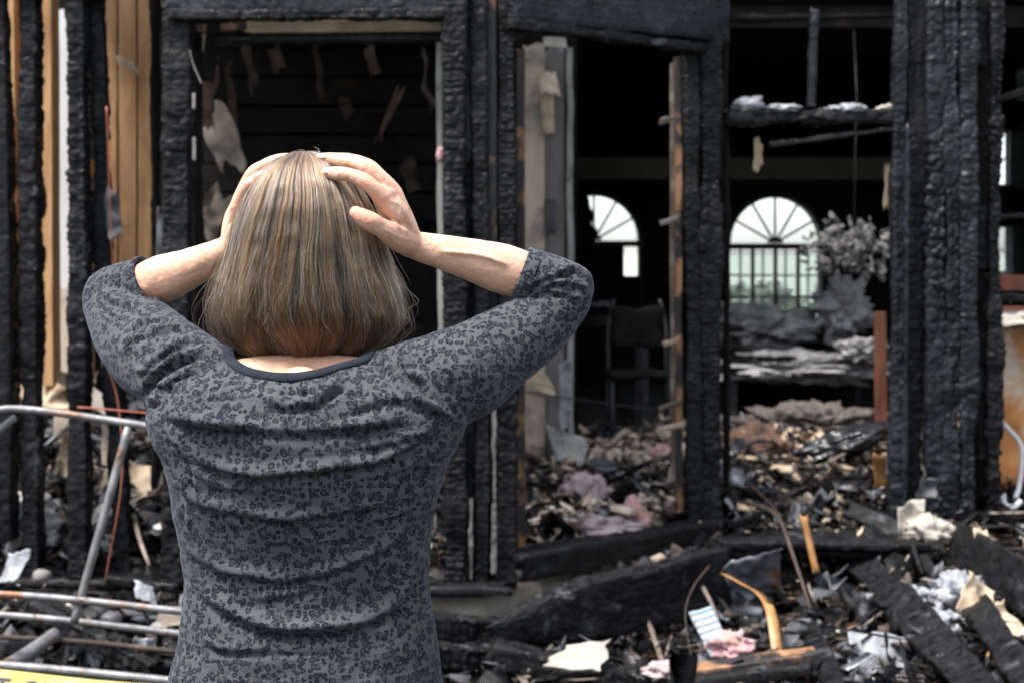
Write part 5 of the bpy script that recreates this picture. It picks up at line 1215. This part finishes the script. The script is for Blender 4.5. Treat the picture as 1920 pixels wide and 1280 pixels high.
for pts, amp, sig in FOLDS:
    pa = np.array(pts, float); sel = (pxs > pa[:, 0].min() - 60) & (pxs < pa[:, 0].max() + 60) & (pys > pa[:, 1].min() - 60) & (pys < pa[:, 1].max() + 60)
    d, t = poly_dist(pa, pxs[sel], pys[sel]); s_ = sig * .88
    env = smooth(0, .22, t) * smooth(1, .78, t) * (.75 + .45 * vnoise(np.stack([t * 7 + pa[0, 0], t * 0, t * 0], 1), 5)); d = d + 3.5 * vnoise(np.stack([t * 9 + pa[0, 1], t * 0, t * 0], 1), 8)
    h = np.exp(-((d + 1.1 * s_) / (1.25 * s_)) ** 2) * .75 - np.exp(-((d - .35 * s_) / (.62 * s_)) ** 2) * .85
    disp[sel] += amp * .00142 * env * h * back[sel]
q3 = rest * (9, 9, 26)
disp += .0016 * fbm(q3, 55, 3) * (.3 + .7 * back) + .0011 * fbm(rest * (30, 30, 55), 56, 2)
disp += .0028 * fbm(rest * (5, 5, 11) + 3, 57, 2) * back
shV = shV + shN * np.clip(disp, -.012, .017)[:, None]
# open the ends: neck hole, cuffs, hem
def keep_faces(V, F, kill): F = np.asarray(F); return F[~kill[F].all(1)]
def beyond(V, c, d, r):
    q = V - c; a = q @ d; return (a > 0) & (a < .075) & (np.linalg.norm(q - a[:, None] * d, axis=1) < r)
cuffR = (pp(977, 512, 2.085), unit(P(940, 500, 2.08) - P(1010, 522, 2.09))); cuffL = (pp(282, 529, 2.18), unit(P(318, 517, 2.16) - P(240, 541, 2.205)))
cuffR = (cuffR[0], unit(np.array((-.90, -.05, .36)))); cuffL = (cuffL[0], unit(np.array((.83, -.28, .50))))
kill = beyond(shV, *cuffR, .052) | beyond(shV, *cuffL, .052)
NC = np.array((pp(563, 0)[0], 2.005)); NA, NB = .103, .094
kill |= (((shV[:, 0] - NC[0]) / NA) ** 2 + ((shV[:, 1] - NC[1]) / NB) ** 2 < 1) & (shV[:, 2] > pp(0, 720)[2])
bvh_sh = BVHTree.FromPolygons([tuple(v) for v in shV], [tuple(f) for f in np.asarray(shF)])
F2 = keep_faces(shV, shF, kill)
used = np.unique(F2); remap = np.full(len(shV), -1); remap[used] = np.arange(len(used))
shirt = obj('leopard_print_top', shV[used], remap[F2], M['knit'], person, label='grey knit top with dark leopard print and three-quarter sleeves')
at = shirt.data.attributes.new('rest', 'FLOAT_VECTOR', 'POINT'); at.data.foreach_set('vector', (rest[used]).astype(np.float32).ravel())

def ring_on(cfun, n, w_, th, m=8):
    pts = [cfun(2 * math.pi * k / n) for k in range(n)]; return pts
# cuffs: rolled hem following the cut
def cuff(c, d, r, name):
    d = unit(d); s = unit(np.cross(d, (0, 0, 1))); b = np.cross(s, d); pts = []
    for k in range(48):
        a = 2 * math.pi * k / 48; ray = math.cos(a) * s + math.sin(a) * b
        hit = bvh_sh.ray_cast(Vector(c + ray * .09 - d * .001), Vector(-ray)); p_ = np.array(hit[0]) if hit[0] else c + ray * r
        pts.append((p_, ray))
    rad = np.array([np.linalg.norm(p_ - c) for p_, _ in pts]); rad = np.clip(rad, r * .85, r * 1.15); rad = (np.roll(rad, 1) + rad + np.roll(rad, -1)) / 3
    V = []; prof = [(-.016, .0016), (-.008, .0020), (.0, .0020), (.0025, .0004), (.001, -.0035), (-.012, -.004)]
    for k in range(48):
        for (z, o_) in prof: V.append(c + pts[k][1] * (rad[k] + o_ * 1.0) + d * z)
    m = len(prof); F = [(k * m + j, k * m + j + 1, ((k + 1) % 48) * m + j + 1, ((k + 1) % 48) * m + j) for k in range(48) for j in range(m - 1)]
    o = obj(name, V, F, M['knit'], person); a = o.data.attributes.new('rest', 'FLOAT_VECTOR', 'POINT'); a.data.foreach_set('vector', np.array(V, np.float32).ravel())
cuff(*cuffR, .0395, 'cuff'); cuff(*cuffL, .0415, 'cuff')

# --- body: one continuous figure
def shrink(rows, f=.84, d=.0): return [(*r[:3], r[3] * f - d) for r in rows]
def hair_prof():
    rows = [(286, 566, 580, .010), (289, 545, 596, .028), (296, 525, 622, .046), (310, 502, 640, .064), (330, 480, 661, .080), (355, 463, 680, .094), (390, 447, 700, .106),
            (440, 430, 720, .114), (490, 414, 740, .118), (540, 401, 755, .118), (585, 395, 764, .114), (615, 401, 758, .106), (640, 418, 738, .094), (662, 448, 702, .076)]
    return np.array(rows, float)
HP = hair_prof(); HYC = 2.06
_v = np.arange(286, 690, 2.); _o = []
for _c in (1, 2, 3):
    _q = np.interp(_v, HP[:, 0], HP[:, _c]); _e = np.concatenate([np.full(9, 2 * _q[0]) - _q[9:0:-1], _q, 2 * _q[-1] - _q[-2:-11:-1]]); _o.append(np.convolve(_e, np.hanning(21)[1:-1] / np.hanning(21).sum(), 'valid'))
HP = np.stack([_v, *_o], 1)
def hair_at(v):
    """v in rows of the photo -> centre x, half-width, half-depth, z (at the head's distance)"""
    l = np.interp(v, HP[:, 0], HP[:, 1]); r = np.interp(v, HP[:, 0], HP[:, 2]); b = np.interp(v, HP[:, 0], HP[:, 3])
    k = HYC / FPX; return ((l + r) / 2 - CXP) * k, (r - l) / 2 * k, b, CAMH - (v - HYP) * k
def hairY(px_, py_):
    """distance of the hair surface seen at a pixel"""
    cx, a, b, z = hair_at(py_); x = (px_ - CXP) / FPX * HYC; u = np.clip((x - cx) / a, -.98, .98); return HYC - b * math.sqrt(1 - u * u)

def on_hair(px_, py_, r, k=.75): return (px_, py_, min(hairY(px_, py_) - r * k, HYC), r)
hand_parts = []
def fing(rows, n=26, m=14):
    if m == 14: rows = [(*r[:3], r[3] * 1.10) for r in rows]
    hand_parts.append(limb(rows, n, m))
# right hand (right in the photo): back of the hand to the viewer
fing([(768, 458, 2.045, .0215, .82), (752, 428, 2.03, .0245, .72), (738, 402, 2.02, .026, .62), (726, 380, 2.015, .024, .55), (720, 370, 2.01, .021, .5)], 26, 22)
hand_parts.append(limb([(770, 452, 2.06, .018), (752, 415, 2.055, .020), (738, 372, 2.05, .016), (733, 360, 2.045, .013)], 20, 16))
hand_parts.append(limb([(770, 456, 2.075, .016), (757, 420, 2.085, .018), (742, 375, 2.085, .014), (738, 364, 2.085, .012)], 20, 16))
ih = lambda x, y, r, k=.8: on_hair(x, y, r, k)
fing([(742, 402, 2.005, .0125), (719, 374, 1.995, .0128), (700, 353, 1.985, .0105), (680, 339, 1.984, .0108), (660, 330, 1.985, .0092), (640, 326, 1.988, .0093), (622, 325, 1.998, .0084), (607, 325, 2.006, .0068)])
fing([(752, 395, 2.025, .0125), (733, 361, 2.02, .0125), (710, 337, 2.01, .0104), (683, 315, 2.008, .0106), (660, 306, 2.012, .0090), (638, 301, 2.018, .0091), (618, 298, 2.026, .0082), (600, 297, 2.03, .0066)])
fing([(748, 388, 2.055, .0115), (737, 360, 2.055, .0115), (712, 330, 2.055, .0096), (688, 311, 2.06, .0098), (655, 300, 2.07, .0084), (620, 296, 2.08, .0068)])
fing([(748, 392, 2.085, .0105), (738, 366, 2.09, .0105), (720, 345, 2.10, .0086), (700, 330, 2.11, .0086), (680, 322, 2.125, .0066)])
fing([(764, 455, 2.03, .0175), (745, 446, 2.008, .0172), (724, 432, 1.982, .0142), (709, 424, 1.972, .0124), (694, 416, 1.964, .0130), (679, 407, 1.960, .0112), (668, 400, 1.960, .0088)])
# tendons and knuckles raised on the back of that hand
for a_, b_ in (((756, 425, 2.012), (722, 376, 1.992)), ((762, 420, 2.022), (736, 364, 2.012))):
    hand_parts.append(limb([(*a_, .0045), ((a_[0] + b_[0]) / 2, (a_[1] + b_[1]) / 2, (a_[2] + b_[2]) / 2 - .003, .005), (*b_, .0075)], 10, 8))
# left hand: fingers slide up the far side of the hair
fing([(436, 462, 2.09, .020, .8), (437, 435, 2.09, .0235, .7), (443, 410, 2.085, .022, .7), (450, 392, 2.085, .018, .7)], 24, 20)
hand_parts.append(limb([(438, 455, 2.11, .017), (441, 420, 2.12, .019), (449, 388, 2.12, .015), (455, 372, 2.12, .011)], 18, 14))
fing([(444, 412, 2.060, .012), (447, 390, 2.050, .0120), (454, 370, 2.042, .0098), (465, 351, 2.034, .0103), (480, 339, 2.030, .0086), (496, 330, 2.030, .0088), (510, 324, 2.036, .0076), (520, 320, 2.046, .0062)])
fing([(446, 405, 2.09, .012), (450, 380, 2.09, .0118), (460, 352, 2.082, .0098), (476, 325, 2.076, .0102), (496, 311, 2.070, .0084), (515, 303, 2.066, .0086), (533, 298, 2.064, .0075), (548, 296, 2.064, .0060)])
fing([(449, 402, 2.112, .011), (456, 374, 2.114, .011), (475, 340, 2.114, .0096), (495, 322, 2.114, .0096), (520, 310, 2.112, .0066)])
fing([(452, 405, 2.13, .010), (462, 380, 2.135, .0102), (480, 350, 2.14, .0084), (500, 334, 2.14, .0064)])
fing([(440, 452, 2.075, .014), (446, 430, 2.06, .0125), (458, 408, 2.05, .0105), (472, 394, 2.045, .0075)])
# forearms
hand_parts.append(limb([(1052, 543, 2.10, .026), (1010, 526, 2.09, .033), (945, 505, 2.08, .0365), (900, 492, 2.07, .0325), (850, 478, 2.06, .0272), (800, 466, 2.05, .0225), (775, 459, 2.045, .0200), (764, 455, 2.045, .0200)], 44, 24))
hand_parts.append(limb([(228, 551, 2.21, .026), (262, 540, 2.19, .033), (305, 523, 2.17, .0365), (345, 508, 2.15, .0318), (385, 490, 2.125, .0262), (420, 472, 2.10, .0215), (438, 460, 2.09, .0200)], 44, 24))
hV, hF = remesh(hand_parts, .0019, 3)
hN = vnormals(hV, hF)
hx = hV[:, 0] / hV[:, 1] * FPX + CXP; hy = HYP - (hV[:, 2] - CAMH) / hV[:, 1] * FPX
hd = .0005 * fbm(hV * 70, 71, 3)
def crease(pts, amp, sig):
    global hd
    d, t = poly_dist(np.array(pts, float), hx, hy, 24)
    hd += amp * .001 * np.exp(-(d / sig) ** 2) * smooth(0, .25, t) * smooth(1, .75, t) * (hN[:, 1] < .2)
for cx_, cy_ in ((681, 338), (686, 315), (641, 326), (641, 302), (690, 417)):     # knuckle creases
    for o_ in (-3.5, 0, 3.5): crease([(cx_ + o_ - 2, cy_ - 9), (cx_ + o_ + 1, cy_), (cx_ + o_ - 1, cy_ + 9)], -1.0, 1.5)
for k in range(6): crease([(756 + k * 5, 446 + k), (764 + k * 5, 462 + k * 2), (760 + k * 5, 482 + k * 2)], -1.0, 1.5)          # wrist
for k in range(5): crease([(712 + k * 5, 400 + k * 3), (728 + k * 5, 418 + k * 3), (738 + k * 5, 446 + k * 2)], -1.2, 2.0)       # thumb web
crease([(770, 448), (748, 412), (722, 380)], 1.7, 3.2); crease([(778, 440), (762, 404), (738, 366)], 1.7, 3.2); crease([(772, 455), (740, 440), (718, 430)], 1.2, 3)
crease([(765, 430), (752, 405), (748, 385), (730, 375)], 1.1, 2.0); crease([(757, 438), (742, 418), (735, 398)], 1.0, 1.8); crease([(745, 380), (700, 340), (650, 318)], -.5, 4)
for _x, _y, _a in ((718, 372, 1.6), (735, 360, 1.6), (680, 338, 1.2), (684, 314, 1.2), (641, 326, .8), (640, 301, .8), (692, 416, 1.3), (464, 345, 1.2), (478, 327, 1.2)):
    hd += _a * .001 * np.exp(-((hx - _x) ** 2 + (hy - _y) ** 2) / 60.) * (hN[:, 1] < .3); crease([(820, 470), (900, 480), (960, 500)], .6, 5)
crease([(330, 522), (365, 512), (395, 500)], -.7, 5)
hV = hV + hN * hd[:, None]
TB = [(y, l + 22, r - 22, yb + .024, yf - .012) for (y, l, r, yb, yf) in TORSO[2:]]
neck = limb([(566, 760, 2.0, .06), (567, 712, 2.045, .050), (569, 665, 2.065, .043), (571, 600, 2.075, .045), (573, 540, 2.075, .050)], 24, 26)
trap = [limb([(566, 702, 2.015, .038, .8), (480, 704, 2.01, .037, .75), (390, 724, 2.01, .036, .8)], 16, 18), limb([(566, 702, 2.015, .038, .8), (660, 704, 2.01, .037, .75), (770, 724, 2.01, .036, .8)], 16, 18),
        limb([(563, 730, 1.955, .034), (563, 770, 1.95, .045), (563, 840, 1.95, .05)], 14, 18)]
hc = pp(573, 425, 2.075)
head = [sphere(hc, (.072, .090, .105), 36, 26), sphere(hc + (0, .035, -.055), (.056, .058, .068), 30, 20), sphere(hc + (0, .068, -.085), (.028, .024, .022), 20, 12),
        limb([(573, 430, 2.165, .008), (573, 460, 2.175, .010), (573, 478, 2.183, .0115)], 10, 10),
        sphere(hc + (0, .086, -.062), (.020, .010, .006), 16, 8), sphere(hc + (0, .084, -.073), (.017, .010, .006), 16, 8),
        sphere(hc + (-.072, .012, -.022), (.006, .017, .028), 14, 10), sphere(hc + (.072, .012, -.022), (.006, .017, .028), 14, 10)]
legs = []
for s in (-1, 1):
    cx = person.location.x + s * .085
    p = np.array([(cx, 2.0, .90, .088), (cx + s * .012, 2.0, .72, .078), (cx + s * .018, 2.01, .50, .056), (cx + s * .02, 1.995, .34, .054), (cx + s * .022, 1.99, .12, .036), (cx + s * .022, 1.99, .06, .036)])
    S = spline(p, 34); legs.append(tube(S[:, :3], S[:, 3], 22, up=(0, 1, 0)))
bV, bF = remesh([torso(TB, 0, 50, 40), neck, *trap, limb(shrink(R_UP, .68)), limb(shrink(L_UP, .68)), *legs,
                 limb([(1060, 545, 2.10, .029), (1030, 532, 2.095, .031)], 8, 18), limb([(214, 553, 2.22, .029), (240, 545, 2.205, .031)], 8, 18)], .0062, 6)
kV, kF = remesh([*head, limb([(569, 640, 2.07, .043), (573, 540, 2.08, .050)], 12, 24)], .003, 5)
mb = MB(); allV = [bV, kV, hV]; allF = []; n0 = 0
for V, F in ((bV, bF), (kV, kF), (hV, hF)): allF.append(np.asarray(F) + n0); n0 += len(V)
body = obj('body', np.vstack(allV), np.vstack(allF), M['skin'], person)
fx = np.zeros(len(hV))
for _x, _y, _s, _a in ((718, 374, 13, .6), (735, 362, 12, .5), (680, 338, 9, .6), (684, 315, 9, .5), (641, 326, 7, .4), (607, 325, 10, .7), (600, 297, 9, .6), (692, 418, 12, .65), (668, 401, 9, .7), (464, 345, 10, .6), (450, 380, 14, .6), (478, 327, 9, .5), (500, 322, 12, .5), (735, 425, 18, .35), (1000, 525, 40, .2), (270, 545, 40, .25)):
    fx = np.maximum(fx, _a * np.exp(-((hx - _x) ** 2 + (hy - _y) ** 2) / (2 * _s * _s)))
_f = body.data.attributes.new('flush', 'FLOAT', 'POINT'); _f.data.foreach_set('value', np.concatenate([np.zeros(len(bV) + len(kV)), fx]).astype(np.float32))
for s in (-1, 1):
    V, F = sphere(hc + (s * .030, .081, -.012), .0115, 16, 10); obj('eye', V, F, M['white_paint'], person)
    V, F = tube(spline([hc + (s * .015, .093, .010), hc + (s * .032, .091, .015), hc + (s * .048, .080, .009)], 8), .0028, 6); obj('eyebrow', V, F, M['sack'], person)
def nail(px_, py_, Y, dir_, nrm, L_=.0052, W_=.0042):
    d = unit(dir_); n = unit(np.asarray(nrm, float) - d * np.dot(nrm, d)); s = np.cross(d, n); V, F = sphere((0, 0, 0), 1, 16, 8)
    V = P(px_, py_, Y) + V[:, :1] * d * L_ + V[:, 1:2] * s * W_ + V[:, 2:] * n * .0009; obj('fingernail', V, F, M['nail'], person)
nail(612, 321, 1.9935, (-1, .35, .05), (-.1, -.75, .75)); nail(606, 293.2, 2.021, (-1, .25, .08), (-.1, -.7, .8))
# trousers and shoes (below the frame, so that she stands)
trou = []
for s in (-1, 1):
    cx = person.location.x + s * .085
    p = np.array([(cx, 2.0, .93, .104), (cx + s * .008, 2.0, .82, .108), (cx + s * .014, 2.0, .66, .090), (cx + s * .018, 2.01, .46, .070), (cx + s * .02, 1.995, .28, .062), (cx + s * .022, 1.99, .085, .055)])
    S = spline(p, 34); trou.append(tube(S[:, :3], S[:, 3], 24, up=(0, 1, 0)))
HIP = [(1260, 330, 822, 1.905, 2.10), (1340, 318, 836, 1.893, 2.105), (1440, 312, 846, 1.890, 2.105), (1520, 325, 835, 1.90, 2.10), (1570, 350, 800, 1.92, 2.08)]
V, F = remesh([torso(HIP, 0, 24, 36), *trou], .009, 6); obj('trousers', V, F, M['denim'], person)
for s in (-1, 1):
    cx = person.location.x + s * .107
    V, F = remesh([limb_ for limb_ in (tube(spline([(cx, 1.955, .045), (cx, 2.02, .045), (cx + s * .008, 2.09, .036), (cx + s * .012, 2.15, .028)], 14), np.interp(np.arange(14), [0, 5, 10, 13], [.036, .040, .040, .024]), 18, squash=np.full(14, .85)),
                   tube(np.array([(cx, 1.985, .05), (cx, 1.985, .11)]), .040, 16))], .005, 4)
    V[:, 2] = np.maximum(V[:, 2], .004); shoe = obj('shoe', V, F, M['shoe'], person)
    V, F = box(cx - .042, cx + .046, 1.92, 2.175, .001, .014); obj('sole', V, F, M['soot'], shoe) if False else None

# neckband lying on the opening
n = 120; V = []; prof = [(-.012, .0006), (-.011, .0030), (-.004, .0036), (.002, .0030), (.004, .0008), (.003, -.003)]
rim = []
for k in range(n):
    a = 2 * math.pi * k / n; x, y = NC[0] + NA * math.cos(a), NC[1] + NB * math.sin(a)
    h = bvh_sh.ray_cast(Vector((x, y, 1.6)), Vector((0, 0, -1))); rim.append((x, y, h[0].z if h[0] else 1.38))
rim = np.array(rim)
for _ in range(6): rim[:, 2] = (np.roll(rim[:, 2], 1) + rim[:, 2] * 2 + np.roll(rim[:, 2], -1)) / 4
for k in range(n):
    a = 2 * math.pi * k / n; out = np.array((math.cos(a), math.sin(a), 0.)); t = unit(rim[(k + 1) % n] - rim[k - 1])
    h = bvh_sh.find_nearest(Vector(rim[k])); nn = np.array(h[1]) if h[1] else np.array((0, 0, 1.)); nn = unit(nn if nn[2] > 0 or nn[1] < 0 else -nn)
    inn = unit(np.cross(nn, t)); inn = inn if inn @ out < 0 else -inn
    if k in (): pass
    for (q, o_) in prof: V.append(rim[k] + inn * (q + .006) + nn * (o_ + .0006))
m = len(prof); F = [(k * m + j, k * m + j + 1, ((k + 1) % n) * m + j + 1, ((k + 1) % n) * m + j) for k in range(n) for j in range(m - 1)]
obj('neckband', V, F, M['neckband'], person)

# --- hair
def hair_mat():
    m = bpy.data.materials.new('hair'); m.use_nodes = True; t = m.node_tree; N = t.nodes; L = t.links; N.remove(N['Principled BSDF'])
    h = N.new('ShaderNodeBsdfHairPrincipled'); h.model = 'CHIANG'; h.parametrization = 'COLOR'
    a = N.new('ShaderNodeAttribute'); a.attribute_name = 'strand'
    L.new(a.outputs['Color'], h.inputs['Color']); h.inputs['Roughness'].default_value = .32; h.inputs['Radial Roughness'].default_value = .45
    h.inputs['Coat'].default_value = .1
    L.new(h.outputs[0], N['Material Output'].inputs[0]); return m
M['hair'] = hair_mat()
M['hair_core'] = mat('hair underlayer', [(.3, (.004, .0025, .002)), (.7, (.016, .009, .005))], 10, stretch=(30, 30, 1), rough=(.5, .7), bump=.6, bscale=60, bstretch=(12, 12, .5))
rg = np.random.default_rng(77)
# underlayer
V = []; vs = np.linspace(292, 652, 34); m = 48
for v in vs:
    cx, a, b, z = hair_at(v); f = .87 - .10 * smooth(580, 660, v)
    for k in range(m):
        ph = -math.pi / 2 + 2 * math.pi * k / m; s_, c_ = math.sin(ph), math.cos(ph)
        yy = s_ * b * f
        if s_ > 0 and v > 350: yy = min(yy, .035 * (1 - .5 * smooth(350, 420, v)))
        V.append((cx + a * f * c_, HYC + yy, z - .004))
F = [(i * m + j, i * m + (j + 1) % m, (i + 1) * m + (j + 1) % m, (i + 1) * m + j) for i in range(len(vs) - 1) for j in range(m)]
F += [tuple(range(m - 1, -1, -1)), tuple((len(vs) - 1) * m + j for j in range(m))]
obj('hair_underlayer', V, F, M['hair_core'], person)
# strands
NS, K = 27000, 24
phi0 = rg.uniform(-2.05, 2.05, NS)                        # 0 faces the camera, + to the right
NL = 84; lock = np.sort(rg.uniform(-2.1, 2.1, NL)); li = np.abs(phi0[:, None] - lock[None]).argmin(1)
lk = {q: rg.random(NL) for q in 'abcdefg'}
layer = rg.random(NS); STR = rg.random(NS) < .05; layer = np.where(STR, -.08, layer); _la = np.abs(layer)
start = np.where(rg.random(NS) < .55, rg.uniform(0, .06, NS), rg.uniform(0, .5, NS) * np.abs(rg.normal(.5, .4, NS)).clip(0, 1))
endrow = 659 + rg.normal(0, 9, NS) + 10 * (lk['a'][li] - .5) - 30 * np.exp(-((phi0 + .22) / .20) ** 2) * rg.random(NS) - (rg.random(NS) < .10) * rg.uniform(10, 130, NS)
s = np.linspace(0, 1, K)[None]
v0 = 287 + start * 250
row = v0[:, None] + (endrow - v0)[:, None] * (s ** 1.0)
u = (row - 287) / (668 - 287)
# direction: gathered near the crown, fanning out below; locks converge towards their tips
tight = .62 * smooth(.2, 1., u) * (.5 + .5 * lk['b'][li][:, None])
ph = phi0[:, None] * (1 - tight) + (lock[li] + .05 * (lk['c'][li] - .5))[:, None] * tight
ph = ph + .10 * np.sin(u * 4.2 + lk['d'][li][:, None] * 6.3) * smooth(.1, .7, u) * (lk['e'][li][:, None] - .3) + .018 * np.sin(u * 9 + layer[:, None] * 6.3)
ph = ph - .13 * smooth(.15, .75, u) * np.exp(-((phi0[:, None] + .1) / .9) ** 2) + .10 * smooth(.75, 1., u) * np.exp(-((phi0[:, None] - .35) / .7) ** 2)
gap = phi0[:, None] + .30
ph = ph + np.sign(gap) * .20 * np.exp(-(gap / .28) ** 2) * smooth(.72, .98, u)
ph = ph + (rg.normal(0, .035, NS) * np.where(STR, 2.6, 1))[:, None] * (u - .2) + .012 * np.sin(u * 25 + rg.uniform(0, 6.3, NS)[:, None]) * u
cx, a, b, z = hair_at(np.clip(row, 287, 662))
dlock = (phi0 - lock[li]); prof_ = np.exp(-(dlock / .020) ** 2)
rad = .945 - .045 * smooth(.3, .6, u) + .012 * np.exp(-((u - .7) / .16) ** 2) - .035 * smooth(.84, 1, u) - .12 * np.sign(layer[:, None]) * _la[:, None] ** 1.5 + .065 * (prof_[:, None] - .5) * smooth(0, .3, u) + .05 * (lk['f'][li][:, None] - .5) * smooth(.2, .8, u) + .006 * rg.normal(size=(NS, 1))
tipc = smooth(.80, 1., s) * (.0 + .15 * lk['g'][li][:, None] + .10 * rg.random((NS, 1)))
rad = rad - tipc * smooth(.7, 1, u)
front = smooth(1.5, 2.0, np.abs(ph))
x = cx + a * rad * np.sin(np.clip(ph, -2.4, 2.4)); y = HYC - b * rad * np.cos(ph)
zz = z + (rg.normal(0, .0012, NS))[:, None]
wav = .0042 * np.sin(u * 15 + lk['c'][li][:, None] * 6.3 + ph * 2) * smooth(.45, .95, u) + .0016 * np.sin(u * 38 + lk['a'][li][:, None] * 9 + layer[:, None] * 3) * smooth(.5, 1, u)
pos = np.stack([x + wav, y - .5 * np.abs(wav), zz], -1)
pos += .0011 * np.stack([vnoise((pos * 60 + 9 * k).reshape(-1, 3), 80 + k).reshape(NS, K) for k in range(3)], -1)
stray = rg.random(NS) < .055
rad_mm = np.where(rg.random(NS) < .3, .00016, .00023); rad_mm = np.where(stray, .00034, rad_mm)
# flyaways
NF = 1400
ff = rg.integers(0, NS, NF); fp = pos[ff].copy(); drift = rg.normal(size=(NF, 1, 3)) * .016; tt = smooth(.25, 1, s)[0][None, :, None] ** 1.5
outw = np.stack([fp[..., 0] - cx[ff], (fp[..., 1] - HYC), 0 * fp[..., 0]], -1); outw /= np.maximum(.02, np.linalg.norm(outw, axis=-1))[..., None]
fp = fp + outw * (.002 + .012 * rg.random((NF, 1, 1)) ** 2 * tt * 1.6) + drift * tt * rg.random((NF, 1, 1)) + .006 * np.stack([np.sin(s * rg.uniform(3, 9, (NF, 1)) + q) for q in (0, 2, 4)], -1) * tt
# curly wisps standing at the crown and at the nape sides
NWp = 46; base = np.stack([np.interp(rg.random(NWp), [0, 1], [P(540, 0, 2.05)[0], P(612, 0, 2.05)[0]]), rg.uniform(2.03, 2.07, NWp), np.full(NWp, P(0, 294, 2.05)[2])], 1)
dirs = rg.normal(size=(NWp, 3)) * (.5, .3, .25) + (0, 0, .30); ln = rg.uniform(.008, .026, NWp)
wp = base[:, None] + dirs[:, None] * ln[:, None, None] * s[..., None] * 1.6 + np.stack([np.sin(s * rg.uniform(2, 7, (NWp, 1))) * ln[:, None] * .4, 0 * s + 0 * ln[:, None], -s ** 2 * ln[:, None] * .5], -1)
NB2 = 50; bb = rg.integers(0, NS, NB2); bs = pos[bb][:, 14]; side = np.sign(np.sin(phi0[bb]))
bp_ = bs[:, None] + np.stack([side[:, None] * (.003 + .03 * rg.random((NB2, 1)) ** 2) * s, -.003 - .006 * s + 0 * side[:, None], -.06 * s + .006 * np.sin(s * 7 + side[:, None])], -1)
ALL = np.concatenate([pos, fp, wp, bp_]); n = len(ALL)
rads = np.concatenate([rad_mm, np.where(rg.random(NF) < .5, .00013, .00024), np.full(NWp, .00022), np.full(NB2, .0002)])
# strand colours: ash grey near the crown, honey and brown locks below, ends darkened partly as painted shade
pal = np.array([(.085, .058, .044), (.24, .145, .068), (.15, .072, .026), (.028, .015, .009), (.36, .28, .20), (.012, .007, .005), (.06, .034, .022)])
lc = rg.choice(len(pal), NL, p=[.2, .22, .18, .14, .05, .09, .12]); sid = rg.choice(len(pal), NS, p=[.2, .2, .14, .14, .14, .1, .08])
cm = np.where((rg.random(NS) < .5)[:, None], pal[lc[li]], pal[sid])
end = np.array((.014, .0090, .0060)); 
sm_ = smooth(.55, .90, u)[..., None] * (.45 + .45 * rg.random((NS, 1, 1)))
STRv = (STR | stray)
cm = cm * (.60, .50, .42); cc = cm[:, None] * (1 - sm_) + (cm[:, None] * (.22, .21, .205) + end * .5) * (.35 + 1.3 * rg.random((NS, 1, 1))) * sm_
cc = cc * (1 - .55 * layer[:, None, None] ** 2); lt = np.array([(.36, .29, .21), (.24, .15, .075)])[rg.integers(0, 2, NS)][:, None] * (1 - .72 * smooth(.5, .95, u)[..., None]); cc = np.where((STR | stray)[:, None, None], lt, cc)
extra = np.concatenate([cc[ff], np.tile(np.array((.5, .42, .32)), (NWp, K, 1)), np.tile(np.array((.5, .38, .25)), (NB2, K, 1))])
COL = np.concatenate([cc, extra])
hd_ = bpy.data.hair_curves.new('hair'); hd_.add_curves([K] * n)
ALL2 = ALL - wloc(person)
hd_.points.foreach_set('position', ALL2.astype(np.float32).ravel())
rr = np.repeat(rads[:, None], K, 1) * np.interp(np.linspace(0, 1, K), [0, .1, .8, 1], [.7, 1, 1, .3])[None]
hd_.points.foreach_set('radius', rr.astype(np.float32).ravel())
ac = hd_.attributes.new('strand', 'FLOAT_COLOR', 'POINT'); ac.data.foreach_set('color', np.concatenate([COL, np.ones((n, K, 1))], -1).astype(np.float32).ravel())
hd_.materials.append(M['hair'])
ho = bpy.data.objects.new('hair', hd_); C.objects.link(ho); ho.parent = person
ho['label'] = 'straight shoulder-length ash blond hair curling under at the ends'
